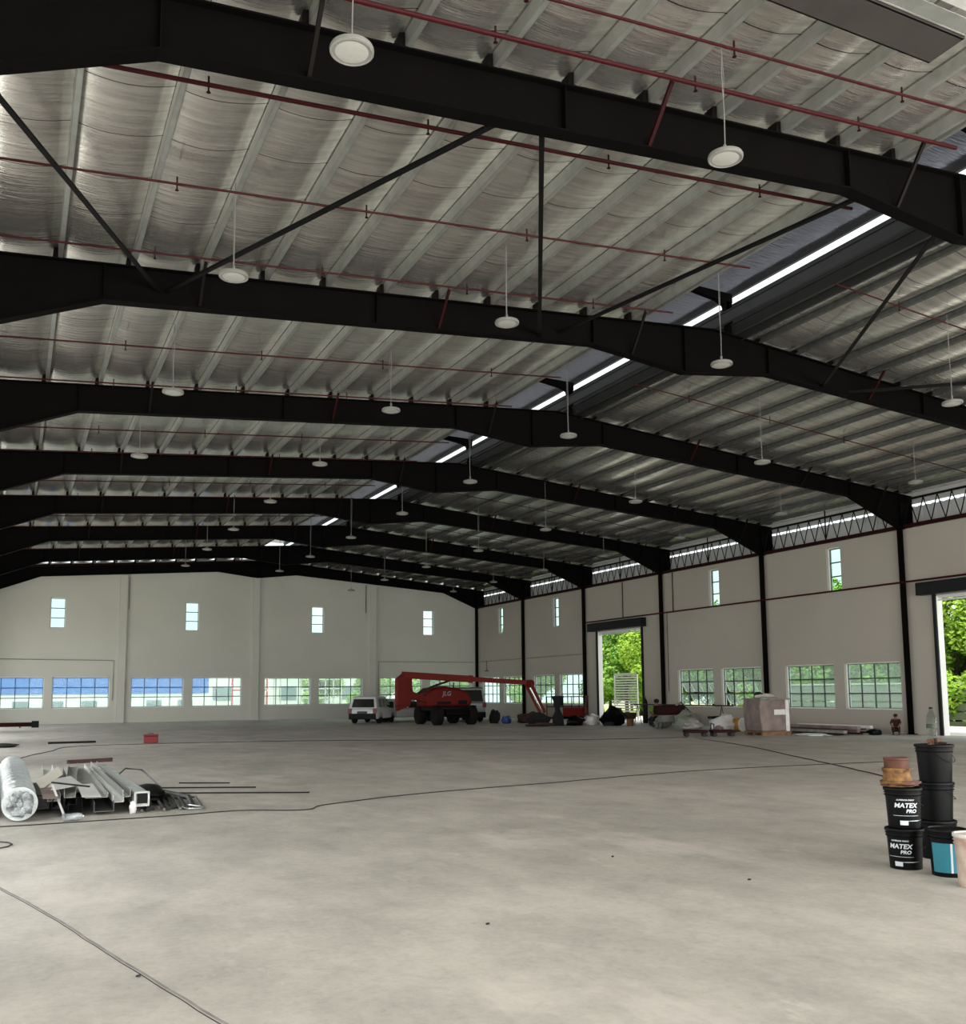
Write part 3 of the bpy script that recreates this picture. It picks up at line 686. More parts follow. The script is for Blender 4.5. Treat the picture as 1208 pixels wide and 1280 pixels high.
# ------------------------------------------------------------------ paint pails beside the camera on the right
def wrap(vs, R, zc, a0, lift=.0015, taper=0.0):
    out = []
    for v in vs:
        rr = R + taper * (v.y) + lift + max(0, v.z); th = a0 + v.x / R; out.append((rr * cos(th), rr * sin(th), zc + v.y))
    return out
def pail(label, x, y, z, h=.375, r=.165, body='black plastic', lid='black plastic', grp='paint pails', print_=False, face=0.0, handle=True, name='paint_pail', lidon=True):
    e = put(empty(name), x, y, z); tag(e, label, 'pail', grp)
    rb = r * .86
    prof = [(.0005, 0), (rb, 0), (rb + .002, .01), (r * .965, h * .80), (r * 1.03, h * .80), (r * 1.04, h * .82), (r * .975, h * .83), (r * .98, h * .87), (r * 1.05, h * .87), (r * 1.05, h * .885), (r * .985, h * .89), (r, h * .955), (r * .0005, h * .955)]
    MB().lathe(prof, (0, 0, 0), 40).build('pail_body', M[body], e, smooth=True)
    if lidon:
        MB().lathe([(r * 1.06, h * .93), (r * 1.075, h * .94), (r * 1.075, h * .985), (r * 1.05, h), (r * .95, h), (r * .93, h * .975), (.0005, h * .975)], (0, 0, 0), 40).build('lid', M[lid], e, smooth=True)
    if handle:
        a = face + 1.35; pts = []
        for i in range(15):
            t = pi * i / 14; th = a - pi / 2 + (i / 14) * pi
            pts.append((r * 1.07 * cos(face + 1.5 + (i / 14 - .5) * 2.6), r * 1.07 * sin(face + 1.5 + (i / 14 - .5) * 2.6), h * .84 - sin(t) * h * .30))
        MB().tube(pts, .003, 6).build('handle', M['black plastic'], e)
    if print_:
        R = r * .925
        for txt, sz, zc, off, bo in (('SUPERIOR PAINT', .020, .262, 0, .0005), ('MATEX', .060, .198, .0, .0018), ('PRO', .046, .150, .045, .0015), ('interior wall finish', .013, .128, 0, 0)):
            if txt.startswith('interior'): continue
            vs, fs = text_mesh(txt, sz, .0006, .2, bo)
            MB().add(wrap([Vector((v.x + off, v.y, v.z)) for v in vs], R, h * zc / .375, face, .002 + (.012 if zc > .2 else .008), .10), fs).build('lettering', M['white print'], e)
        def patch(w, hh, zc, a0, m_, nm, sl=0):
            n = 8; vs = []; fs = []
            for i in range(n + 1):
                xx = w * (i / n - .5)
                for lift in (.004, .0065):
                    for s in (-.5, .5): vs.append(wrap([Vector((xx + s * hh * sl, hh * s, 0))], R, zc, a0, lift + (.006 if zc > .1 else .0), .1)[0])
            for i in range(n):
                o = i * 4; fs += [(o, o + 4, o + 5, o + 1), (o + 2, o + 3, o + 7, o + 6), (o, o + 2, o + 6, o + 4), (o + 1, o + 5, o + 7, o + 3)]
            MB().add(vs, fs).build(nm, M[m_], e)
        patch(.07, .042, .055, face - .12, 'white print', 'white_sticker')
        patch(.22, .003, .122, face, 'white print', 'thin_line')
        patch(.11, .008, .075, face + .55, 'white print', 'silver_stripe', 9)
    return e
fc = atan2(-6.7, -7.65)
pail('black paint pail with white MATEX PRO lettering, standing on the floor', 7.72, 6.78, 0, print_=True, face=fc - .28)
pail('black paint pail with white MATEX PRO lettering, stacked on another pail', 7.75, 6.80, .376, print_=True, face=fc + .12)
pail('plain black pail at the bottom of the tall stack behind', 8.46, 7.02, 0, r=.175, face=fc)
pail('plain black pail in the middle of the tall stack behind', 8.47, 7.03, .376, r=.175, face=fc + .3)
pail('plain black pail on top of the tall stack, under the bottle', 8.48, 7.02, .752, r=.175, face=fc - .4)
e = pail('teal and black paint pail on the floor at the right picture edge', 7.76, 6.34, 0, h=.42, r=.165, face=fc)
for (a0, a1, mm, z0, z1) in ((-.95, .1, 'teal label', .04, .30), (.22, 1.0, 'teal label', .04, .30), (.10, .22, 'white print', .04, .30)):
    vs = []; n = 10
    for i in range(n + 1):
        th = fc + a0 + (a1 - a0) * i / n
        for (zz, rr) in ((z0, .1475 + .0015), (z1, .1600), (z0, .1515), (z1, .1625)): vs.append((rr * cos(th) * (1 if 1 else 0), rr * sin(th), zz))
    fs = []
    for i in range(n):
        o = i * 4; fs += [(o, o + 4, o + 5, o + 1), (o + 2, o + 3, o + 7, o + 6), (o, o + 2, o + 6, o + 4), (o + 1, o + 5, o + 7, o + 3)]
    MB().add(vs, fs).build('paper_label', M[mm], e)
e = pail('pinkish plaster smeared white pail in front at the right edge', 7.50, 5.87, 0, h=.45, r=.15, body='plaster pail', lid='white plastic', face=fc)
e = put(empty('stained_pail'), 7.80, 6.90, .752); tag(e, 'orange and yellow paint-crusted pot on the upper MATEX pail', 'pot')
pr = [(.0005, 0), (.150, 0), (.155, .02), (.16, .05), (.135, .06), (.125, .12), (.14, .16), (.13, .175), (.0005, .17)]
MB().lathe(pr, (0, 0, 0), 30).build('pot_body', M['paint stained'], e, smooth=True)
blob((0.02, -.03, .03), (.18, .17, .035), 5, .5, 8, 18).build('drip_rag', M['purple rag'], e, smooth=True)
e = put(empty('brown_tin'), 7.80, 6.90, .925); tag(e, 'short brown paint tin on top of the orange crusted pot', 'tin')
MB().lathe([(.0005, 0), (.115, 0), (.115, .075), (.122, .08), (.118, .10), (.10, .10), (.095, .07), (.0005, .07)], (0, 0, 0), 28).build('tin_body', M['brown tin'], e, smooth=True)
e = put(empty('plastic_bottle'), 8.42, 6.98, 1.128); tag(e, 'clear empty plastic bottle standing on the tall pail stack', 'bottle')
M['pet'] = glass_material('#dfe6e2')
MB().lathe([(.0005, .0), (.035, .0), (.048, .02), (.046, .06), (.049, .10), (.046, .13), (.050, .17), (.051, .24), (.042, .29), (.020, .335), (.015, .35), (.015, .365)], (0, 0, 0), 24).build('bottle_body', M['pet'], e, smooth=True)
MB().lathe([(.052, .165), (.052, .205)], (0, 0, 0), 24).lathe([(.0525, .165), (.0525, .205)], (0, 0, 0), 24).build('bottle_label', P('dark green label', '#27361f', .6), e, smooth=True)
MB().lathe([(.0005, .375), (.019, .375), (.019, .355)], (0, 0, 0), 18).build('cap', M['black plastic'], e)
for i, (dx, dy, dz, nm, mm, lab) in enumerate([(-.13, -.06, 0, 'paint_brush', 'rust', 'brown crusted paint brush lying left of the bottle on the pail stack'), (.10, -.03, 0, 'putty_knife', 'rust', 'brown crusted putty knife right of the bottle on the pail stack')]):
    e = put(empty(nm), 8.46 + dx, 7.0 + dy, 1.128, .6 + i); tag(e, lab, 'tool')
    MB().box(-.05, -.014, 0, .05, .014, .02).build('grip', M[mm], e, bevel=.004); MB().box(.05, -.03, 0, .10, .03, .055).build('head', M['brown tin'], e)
for i, (x, y, z, r, l) in enumerate([(9.25, 6.75, 0, .26, 'lowest'), (9.27, 6.78, .33, .24, 'middle'), (9.25, 6.76, .63, .22, 'topmost')]):
    tag(blob((0, 0, r * .75 * .75), (r, r, r * .75), i, .2).build('stained_sack', M['paint stained'] if i == 2 else P('olive sack', '#5c5640', .9, hex2='#40342a', scale=6), smooth=True), 'brown stained sack stacked at the right edge behind the pails, %s' % l, 'sack', 'stained sacks at the right edge').location = (x, y, z)

# ------------------------------------------------------------------ heap of wrapped metal trims at the left
def thing_mesh(mb, name, m, label, cat, grp=None, **k): return tag(mb.build(name, M[m], **k), label, cat, grp)
e = empty('wrapped_roll'); tag(e, 'big silver roll in clear plastic film at the left picture edge', 'roll')
path = [(.13 - .02 * i, 14.75 + i * 1.1, .24 + .025 * i) for i in range(6)]
MB().tube(path, [.225, .235, .23, .235, .225, .22], 26).build('roll_body', M['plastic film'], e, smooth=True)
ring = MB()
for j in range(9):
    a = j * 2.4; ring.add(*[(lambda q: (q.v, q.f))(blob((.14 + .11 * cos(a), 14.70, .24 + .11 * sin(a)), (.07, .05, .07), j, .6, 6, 8, False))][0])
ring.build('crumpled_end', M['crushed film'], e, smooth=True)
e = empty('wrapped_roll'); tag(e, 'shorter silver roll behind the big roll at the left edge', 'roll')
MB().tube([(-.42, 15.2, .22), (-.5, 20.2, .24)], .21, 22).build('roll_body', M['plastic film'], e, smooth=True)
def channel(p, q, w, h, t, m, label, name='metal_channel', up=(0, 0, 1), grp='metal channels in the left heap', closed=False):
    p = Vector(p); q = Vector(q); d = (q - p).normalized(); a = d.cross(Vector(up)).normalized(); b = a.cross(d).normalized(); s = MB()
    s.bar(p, q, w, t, up); s.bar(p + a * (w / 2) + b * h / 2, q + a * (w / 2) + b * h / 2, t, h, up); s.bar(p - a * (w / 2) + b * h / 2, q - a * (w / 2) + b * h / 2, t, h, up)
    if closed: s.bar(p + b * h, q + b * h, w, t, up)
    return tag(s.build(name, M[m]), label, 'channel', grp)
channel((.42, 15.7, .06), (.40, 19.9, .10), .20, .10, .006, 'galvd', 'dull grey channel lying flat next to the big silver roll')
channel((.58, 15.5, .18), (.60, 19.8, .34), .17, .09, .006, 'white sheet metal', 'pale channel tilted on the heap, second from the silver roll')
channel((.80, 15.7, .10), (.78, 19.7, .28), .18, .09, .006, 'galvd', 'grey channel under the cream offcuts')
channel((.78, 15.3, .24), (1.02, 19.3, .40), .15, .08, .005, 'galv', 'shiny channel crossing the top of the heap')
channel((.62, 15.0, .12), (.74, 16.6, .16), .16, .10, .006, 'black plastic', 'black open ended channel at the front of the heap')
channel((.84, 15.0, .06), (.94, 17.0, .08), .18, .13, .006, 'black plastic', 'short black channel standing at the front under the grey one')
channel((1.14, 15.3, .22), (1.10, 19.6, .36), .30, .07, .006, 'galv', 'wide grey folded sheet in the middle of the heap')
channel((1.22, 15.0, .05), (1.25, 19.0, .10), .26, .14, .006, 'galvd', 'deep channel beneath the wide folded sheet')
channel((1.42, 15.1, .16), (1.30, 19.7, .32), .14, .10, .005, 'white sheet metal', 'long pale channel left of the wrapped box gutters')
channel((1.52, 15.0, .24), (1.40, 19.8, .36), .10, .10, .005, 'galv', 'narrow shiny channel resting against the wrapped gutters')
e = empty('wrapped_gutter'); tag(e, 'long box gutters bundled in clear film with a torn white end', 'gutter')
s = MB(); s.bar((1.72, 14.98, .20), (1.52, 19.8, .30), .20, .20); s.build('gutter_body', M['plastic film'], e, bevel=.02)
fr_ = MB()
for dz in (0, .19): fr_.bar((1.62, 14.93, .11 + dz), (1.82, 14.93, .11 + dz), .02, .02)
for dx in (0, .19): fr_.bar((1.625 + dx, 14.93, .11), (1.625 + dx, 14.93, .30), .02, .02)
fr_.build('gutter_rim', M['galv'], e); MB().box(1.66, 14.935, .14, 1.80, 14.97, .28).build('gutter_mouth', M['black plastic'], e)
blob((1.60, 14.93, .08), (.05, .05, .09), 3, .6, 8, 10, False).build('torn_film', M['white film'], e, smooth=True)
def plate(pts, m, label, t=.006, nm='metal_offcut', grp='sheet offcuts on the heap'):
    n = len(pts); v = [Vector(p) for p in pts]; nr = (v[1] - v[0]).cross(v[2] - v[0]).normalized() * t
    return tag(MB().add([*v, *[a + nr for a in v]], [tuple(range(n)), tuple(reversed(range(n, 2 * n)))] + [(i, (i + 1) % n, (i + 1) % n + n, i + n) for i in range(n)]).build(nm, M[m]), label, 'offcut', grp)
plate([(.42, 16.0, .30), (.78, 17.6, .40), (.74, 18.6, .46), (.36, 17.0, .36)], 'cream sheet', 'cream four sided offcut at the back of the heap top')
plate([(.46, 15.6, .31), (.98, 15.9, .36), (.86, 16.9, .42), (.60, 16.6, .40)], 'white sheet metal', 'white pointed offcut in the middle of the heap top')
plate([(.42, 15.0, .27), (.64, 15.0, .26), (.60, 15.9, .34), (.40, 15.9, .34)], 'pink film', 'dull pinkish plate hanging at the heap front')
plate([(.92, 14.95, .27), (1.18, 15.0, .26), (1.12, 15.9, .37), (.90, 15.8, .37)], 'white sheet metal', 'white rectangular plate at the front of the heap')
s = MB().bar((.55, 15.4, .42), (.70, 14.72, .02), .03, .008); thing_mesh(s, 'metal_strip', 'white sheet metal', 'thin pale strip leaning down from the heap to the floor', 'strip')
s = MB().bar((.55, 15.6, .44), (1.02, 15.1, .40), .035, .02); thing_mesh(s, 'metal_strip', 'dark steel bar', 'dark narrow strip across the top of the heap', 'strip')
s = MB().bar((.95, 20.0, .45), (1.75, 20.1, .46), .09, .07); thing_mesh(s, 'rusty_bar', 'rust', 'rust brown bar lying across the back of the heap', 'bar')
s = MB().bar((.4, 17.5, .0), (1.5, 17.8, .0), .12, .09).xf(Matrix.Translation((0, 0, .045))); thing_mesh(s, 'timber_bearer', 'timber', 'timber bearer under the middle of the heap', 'timber')
e = put(empty('crushed_bottle'), .78, 14.52, .055, .15); tag(e, 'crushed clear plastic bottle on the floor before the heap', 'bottle')
MB().tube([(-.13, 0, 0), (-.11, 0, 0), (-.02, .01, 0), (.06, -.005, 0), (.12, 0, 0)], [.03, .052, .045, .055, .04], 12).build('bottle_body', M['crushed film'], e, smooth=True)
MB().tube([(.12, 0, 0), (.15, 0, 0)], .016, 8).build('bottle_neck', M['white film'], e)
rb = random.Random(4)
desc = ['lowest', 'bent', 'short', 'longest', 'thin', 'rearmost', 'crooked', 'topmost', 'outer', 'inner']
for i in range(10):
    x0 = 1.75 + .09 * i + rb.uniform(-.03, .03); z = .03 + .16 * max(0, 1 - i / 7)
    p = [(x0, 15.0 + .12 * (i % 3), .03), (x0 - .04 + .02 * i, 16.4, z * .8 + .02), (x0 - .28, 18.4 + rb.uniform(-.6, .6) - .12 * i, z + .03)]
    s = MB().tube(p, .022 + .012 * (i % 3), 6)
    thing_mesh(s, 'steel_rod', 'dark steel bar' if i % 3 else 'galvd', '%s dark rod fanned out at the right side of the heap' % desc[i], 'rod', 'rods at the right of the heap')
s = MB().tube([(1.6, 17.0, .42), (1.75, 17.6, .46), (2.05, 17.9, .40), (2.25, 17.3, .18), (2.3, 16.6, .03)], .014, 6); thing_mesh(s, 'bent_trim', 'galvd', 'curved pale trim arching over the dark rods', 'trim')
s = MB(); s.add(*(lambda q: (q.v, q.f))(blob((2.0, 16.6, .12), (.30, .9, .12), 8, .4))); thing_mesh(s, 'crumpled_sheet', 'black plastic', 'crumpled black plastic sheet among the dark rods', 'sheet', smooth=True)
s = MB().tube([(2.30, 15.12, .03), (2.42, 15.22, .05), (2.60, 15.1, .03), (2.55, 14.95, .02), (2.38, 14.92, .03)], .016, 6, closed=True); thing_mesh(s, 'wire_loop', 'chrome', 'small shiny wire loop at the tip of the rods', 'wire')
for i, (p, q, t) in enumerate([((2.4, 18.6, .02), (4.0, 17.8, .02), 'nearer'), ((2.9, 19.4, .02), (3.75, 18.9, .02), 'farther'), ((2.5, 17.5, .02), (4.6, 16.4, .02), 'longest')]):
    thing_mesh(MB().tube([p, ((p[0] + q[0]) / 2, (p[1] + q[1]) / 2 + .06, .015), q], .013, 6), 'thin_rod', 'dark steel bar', '%s of three thin rods loose on the floor right of the heap' % t, 'rod', 'loose floor rods')
# far left floor things
e = empty('steel_beam'); tag(e, 'dark red steel beam lying near the far wall at the left edge', 'beam')
MB().box(-1.9, 57.0, .08, 1.0, 57.03, .26).box(-1.9, 56.93, .06, 1.0, 57.1, .08).box(-1.9, 56.93, .26, 1.0, 57.1, .28).build('beam_body', M['redox'], e)
MB().box(-1.0, 56.8, 0, -.9, 57.2, .06).box(.3, 56.8, 0, .4, 57.2, .06).build('bearer', M['timber'], e)
MB().box(.9, 56.85, .0, 1.25, 57.15, .35).build('end_bracket', M['black plastic'], e)
thing_mesh(MB().box(1.14, 37.5, 0, 2.7, 37.58, .07), 'black_bar', 'black plastic', 'black bar lying on the floor left of the red toolbox', 'bar')
thing_mesh(blob((-.3, 36.2, .05), (.5, .5, .08), 2), 'dark_mat', 'dark cloth', 'dark rag heap on the floor at the left edge', 'rag', smooth=True)
e = put(empty('red_toolbox'), 4.4, 36.1, 0, -.2); tag(e, 'small red toolbox alone on the open floor at the left', 'toolbox')
MB().box(-.23, -.14, 0, .23, .14, .24).build('box_body', M['red plastic'], e, bevel=.02); MB().box(-.24, -.15, .24, .24, .15, .30).build('lid', M['red plastic'], e, bevel=.015)
MB().tube([(-.08, 0, .30), (-.08, 0, .34), (.08, 0, .34), (.08, 0, .30)], .01, 6).build('handle', M['black plastic'], e)

# ------------------------------------------------------------------ cables and cracks on the floor
def floor_path(pts, r, name, m, label, cat, grp=None, wob=.04, n=6):
    P_ = [Vector((x, y, r * .8)) for x, y in pts]; out = []
    for i in range(len(P_) - 1):
        p0 = P_[max(i - 1, 0)]; p1 = P_[i]; p2 = P_[i + 1]; p3 = P_[min(i + 2, len(P_) - 1)]
        for k in range(8):
            t = k / 8; q = .5 * ((2 * p1) + (p2 - p0) * t + (2 * p0 - 5 * p1 + 4 * p2 - p3) * t * t + (3 * p1 - p0 - 3 * p2 + p3) * t ** 3)
            q.x += noise.noise(q * 1.9) * wob; q.y += noise.noise(q * 1.7 + Vector((5, 5, 5))) * wob; q.z = r * .8; out.append(q)
    out.append(P_[-1]); return tag(MB().tube(out, r, n).build(name, M[m]), label, cat, grp)
floor_path([(-1.4, 14.25), (-.09, 14.32), (.87, 14.31), (1.91, 14.39), (3.03, 14.48), (3.88, 14.11), (4.39, 14.62), (5.8, 15.24), (7.45, 15.64), (9.25, 15.95), (11.41, 16.46), (13.64, 16.72), (15.83, 16.66), (18.49, 16.42)], .0085, 'power_cable', 'cabled', 'long black cable snaking across the middle of the floor', 'cable')
floor_path([(21.62, 27.73), (20.02, 23.38), (17.66, 18.57), (16.2, 15.63), (15.03, 13.43)], .011, 'power_cable', 'cabled', 'black cable running from the crate towards the paint pails', 'cable')
floor_path([(-1.5, 24.0), (-.25, 27.7), (.99, 32.29), (2.55, 35.38), (9.9, 34.03), (17.17, 29.54), (21.75, 28.36)], .010, 'power_cable', 'cabled', 'thin dark cable crossing the far part of the floor', 'cable')
a = [(-.25 + .30 * cos(t), 12.55 + .34 * sin(t)) for t in [i * 2 * pi / 12 for i in range(12)]]
tag(MB().tube([(x, y, .012) for x, y in a], .008, 6, closed=True).build('cable_coil', M['cabled']), 'loop of black cable at the left edge before the heap', 'cable')
# saw cut / filled crack: thin raised mortar line
def ribbon(pts, w, h, name, m, label, cat, grp=None):
    s = MB(); q = []
    for i in range(len(pts) - 1):
        for k in range(6): t = k / 6; x = pts[i][0] * (1 - t) + pts[i + 1][0] * t; y = pts[i][1] * (1 - t) + pts[i + 1][1] * t; q.append((x + noise.noise(Vector((x * 3, y * 3, 1))) * .010, y))
    q.append(pts[-1])
    vs = []; fs = []
    for i, (x, y) in enumerate(q):
        a_ = q[max(i - 1, 0)]; b_ = q[min(i + 1, len(q) - 1)]; dx, dy = b_[0] - a_[0], b_[1] - a_[1]; l = sqrt(dx * dx + dy * dy) + 1e-6; nx, ny = -dy / l * w / 2, dx / l * w / 2
        vs += [(x - nx, y - ny, -.002), (x - nx, y - ny, h), (x + nx, y + ny, h), (x + nx, y + ny, -.002)]
    for i in range(len(q) - 1):
        for j in range(4): fs.append((i * 4 + j, i * 4 + (j + 1) % 4, i * 4 + 4 + (j + 1) % 4, i * 4 + 4 + j))
    return tag(s.add(vs, fs).build(name, M[m]), label, cat, grp)
ribbon([(-.6, 12.1), (-.04, 9.77), (.31, 8.45), (.61, 7.11), (.84, 6.11), (1.03, 5.32), (1.3, 4.2)], .0045, .003, 'floor_crack', 'dark steel bar', 'long dark crack line in the concrete at the lower left', 'crack')
ribbon([(-.59, 12.13), (-.022, 9.79), (.328, 8.47), (.63, 7.12), (.862, 6.12), (1.055, 5.33), (1.32, 4.2)], .016, .002, 'mortar_line', 'grey sack', 'pale mortar smear running along the floor crack', 'mortar')
rd = random.Random(11)
for i, (u_, lab) in enumerate([((.75, 6.4), 'lower left beside the crack'), ((3.2, 6.6), 'bottom centre'), ((6.0, 7.0), 'right of centre'), ((5.6, 8.6), 'in the middle distance at the right')]):
    x, y = u_; thing_mesh(blob((x, y, .008), (.017, .010, .008), i, .6, 5, 7), 'debris_chip', 'dark steel bar', 'small dark chip of debris on the floor, %s' % lab, 'debris', 'floor debris')

# ------------------------------------------------------------------ wrapped crate, dollies and clutter along the right wall
e = put(empty('wrapped_crate'), 25.45, 28.35, 0, -.12); tag(e, 'tall crate wrapped in dusty plastic on a pallet at the wall column', 'crate')
MB().box(-.62, -.55, .0, .62, -.45, .10).box(-.62, -.05, 0, .62, .05, .10).box(-.62, .45, 0, .62, .55, .10).box(-.64, -.58, .10, .64, .58, .14).build('pallet', M['timber'], e)
c = MB(); seg = 6
for s_ in (0,): c.prism([(-.62, .14), (.62, .14), (.66, .5), (.64, 1.15), (.60, 1.32), (-.62, 1.34), (-.70, 1.05), (-.66, .6)], 'y', -.56, .56)
c.build('wrapped_load', M['pink film'], e, bevel=.05, smooth=True)
MB().box(.40, -.60, .15, .55, -.555, 1.30).box(-.1, -.59, .75, .45, -.565, .95).build('loose_film', M['white film'], e, bevel=.01)
MB().box(-.68, -.60, 1.31, .66, .60, 1.36).build('top_board', M['grey sack'], e)
blob((-.05, 0, 1.42), (.40, .3, .10), 4, .5).build('top_bag', M['cream sheet'], e, smooth=True)
thing_mesh(blob((25.2, 28.5, 1.52), (.14, .12, .08), 9, .4), 'work_glove', 'dark cloth', 'dark glove heap on top of the wrapped crate', 'glove', smooth=True)
def dolly(x, y, rz, label, tall):
    e = put(empty('red_dolly'), x, y, 0, rz); tag(e, label, 'dolly', 'red dollies')
    MB().box(-.42, -.28, .14, .42, .28, .24).build('platform', M['redox'], e, bevel=.02)
    for sx in (-.32, .32):
        for sy in (-.2, .2): MB().lathe([(.0005, -.03), (.075, -.03), (.075, .03), (.0005, .03)], (sx, sy, .075), 14, 'y').build('wheel', M['rubber'], e)
    if tall: MB().tube([(-.36, -.2, .24), (-.36, -.2, .45), (-.36, .2, .45), (-.36, .2, .24)], .02, 6).build('handle', M['redox'], e)
    return e
dolly(22.4, 28.75, -.5, 'left one of two low red dollies on the floor before the tilted windows', False)
dolly(23.35, 28.4, -.4, 'right one of two low red dollies, the one with a handle', True)
thing_mesh(blob((22.35, 28.9, .42), (.40, .3, .2), 12, .6), 'rag_bundle', 'grey sack', 'grey and white bundle on the left red dolly', 'bundle', smooth=True)
thing_mesh(blob((23.3, 28.5, .30), (.16, .14, .09), 13, .6), 'rag_bundle', 'pink film', 'small pinkish bundle on the right red dolly', 'bundle', smooth=True)
thing_mesh(blob((26.0, 31.5, .28), (.62, .45, .38), 14, .45), 'white_sack', 'white film', 'white sack heap on the floor left of the wrapped crate', 'sack', smooth=True)
e = put(empty('foam_roll'), 26.45, 31.1, .0, .3); tag(e, 'round yellow foam roll leaning on the white sacks', 'roll')
MB().lathe([(.0005, -.16), (.27, -.16), (.27, .16), (.0005, .16)], (0, 0, .28), 20, 'y').build('roll_body', M['yellow foam'], e); MB().lathe([(.22, -.18), (.28, -.18), (.28, -.12), (.22, -.12)], (0, 0, .28), 20, 'y').build('pale_rim', M['white film'], e)
thing_mesh(MB().box(25.5, 31.6, .52, 26.1, 31.9, .62), 'black_case', 'black plastic', 'flat black case lying on the white sack heap', 'case')
pail('white bucket left of the wrapped crate', 26.75, 30.55, 0, .5, .2, 'white plastic', 'white plastic', 'buckets by the wall', handle=False, name='bucket')
# long pipes and profiles between crate and near column
rr = random.Random(3)
cols = ['redox', 'grey sack', 'rust', 'pink film', 'redox', 'pink film', 'rust', 'white film', 'redox']
for i in range(9):
    x0 = 26.9 + .24 * i; z = .06 + .07 * (i % 4); ya = 26.0 + rr.uniform(0, .5); yb_ = 31.0 + rr.uniform(-1.5, .4)
    wds = ['front', 'second', 'third', 'fourth', 'fifth', 'sixth', 'seventh', 'eighth', 'rear'][i]
    thing_mesh(MB().bar((x0, ya, z), (x0 - .25, yb_, z + .02), .16, .10 if i % 2 else .05), 'steel_profile', cols[i], '%s long profile in the low stack under the near windows' % wds, 'profile', 'low stack of profiles')
thing_mesh(blob((26.2, 26.9, .03), (.5, .7, .05), 21, .4), 'plastic_sheet', 'white film', 'crumpled white plastic sheet before the stack of profiles', 'sheet', smooth=True)
thing_mesh(blob((28.4, 26.0, .10), (.25, .25, .13), 22, .4), 'black_bag', 'black plastic', 'small black bag at the near end of the profile stack', 'bag', smooth=True)

def person(name, label, x, y, rz, s, shirt, trousers, hat, pose='crouch'):
    """crouching figure grown with skin; local -y is forward"""
    e = put(empty(name), x, y, 0, rz); e.scale = (s, s, s); tag(e, label, 'person')
    V = [(0, .05, .34), (0, .10, .52), (0, .04, .72), (0, -.06, .88), (0, -.10, .97), (0, -.13, 1.10),
         (.10, .05, .33), (.17, -.34, .50), (.15, -.12, .09), (.16, -.28, .04),
         (-.10, .05, .33), (-.18, -.30, .46), (-.16, -.06, .09), (-.16, -.24, .04),
         (.19, -.07, .85), (.27, -.26, .64), (.16, -.46, .52), (-.19, -.07, .85), (-.28, -.22, .62), (-.14, -.46, .50)]
    E_ = [(0, 1), (1, 2), (2, 3), (3, 4), (4, 5), (0, 6), (6, 7), (7, 8), (8, 9), (0, 10), (10, 11), (11, 12), (12, 13), (3, 14), (14, 15), (15, 16), (3, 17), (17, 18), (18, 19)]
    R_ = [.15, .15, .16, .13, .055, .09, .10, .075, .05, .045, .10, .075, .05, .045, .075, .05, .035, .075, .05, .035]
    R_ = [.145, .15, .165, .13, .055, .10, .10, .078, .05, .045, .10, .078, .05, .045, .075, .05, .035, .075, .05, .035]
    def skin(idx, nm, m, grow, edges):
        me = bpy.data.meshes.new(nm); mp_ = {a: i for i, a in enumerate(idx)}
        me.from_pydata([V[i] for i in idx], [(mp_[a], mp_[b]) for a, b in edges], [])
        o = bpy.data.objects.new(nm, me); COL.objects.link(o); o.parent = e; me.materials.append(M[m])
        sk = o.modifiers.new('k', 'SKIN'); 
        for i, a in enumerate(idx): me.skin_vertices[0].data[i].radius = (R_[a] + grow, R_[a] + grow); me.skin_vertices[0].data[i].use_root = (i == 0)
        sb = o.modifiers.new('s', 'SUBSURF'); sb.levels = 2; sb.render_levels = 2; sk.use_smooth_shade = True; return o
    skin(list(range(20)), 'body', 'skin', 0, E_)
    skin([2, 1, 3, 14, 15, 17, 18], 'shirt', shirt, .018, [(1, 2), (2, 3), (3, 14), (14, 15), (3, 17), (17, 18)])
    skin([0, 6, 7, 8, 10, 11, 12], 'trousers', trousers, .018, [(0, 6), (6, 7), (7, 8), (0, 10), (10, 11), (11, 12)])
    if hat: blob((0, -.12, 1.13), (.125, .14, .10), 1, .05, 10, 16, False).build('head_cover', M[hat], e, smooth=True)
    for sx in (-1, 1):
        for k in range(5): MB().tube([(sx * (.13 + .018 * k), -.47, .51), (sx * (.12 + .018 * k), -.52, .49), (sx * (.115 + .018 * k), -.54, .455)], [.010, .009, .007], 6).build('finger', M['skin'], e)
        MB().box(sx * .16 - .045, -.36, 0, sx * .16 + .045, -.10, .07).build('boot', M['rubber'], e, bevel=.02)
    return e
person('person', 'person in dark red clothes crouching at the foot of the near wall column', 29.2, 25.75, -.9, .62, 'maroon shirt', 'maroon shirt', 'maroon shirt')
person('person', 'person in a green vest crouching among the tools before the far doorway column', 27.1, 37.6, -.6, 1.05, 'green vest', 'navy trousers', 'dark cloth')
thing_mesh(MB().lathe([(.0005, 0), (.30, 0), (.26, .45), (.10, .82), (.13, 1.0), (.28, 1.32), (.30, 1.45), (.0005, 1.43)], (24.1, 41.6, 0), 10), 'tool_stand', 'dark cloth', 'tall dark hourglass shaped stand left of the red basket', 'stand', smooth=True)
thing_mesh(MB().tube([(25.95, 42.0, .4), (25.93, 42.0, .9), (26.02, 42.0, 1.45)], [.10, .07, .09], 8), 'brown_post', 'rust', 'brown upright post at the right end of the red basket', 'post')

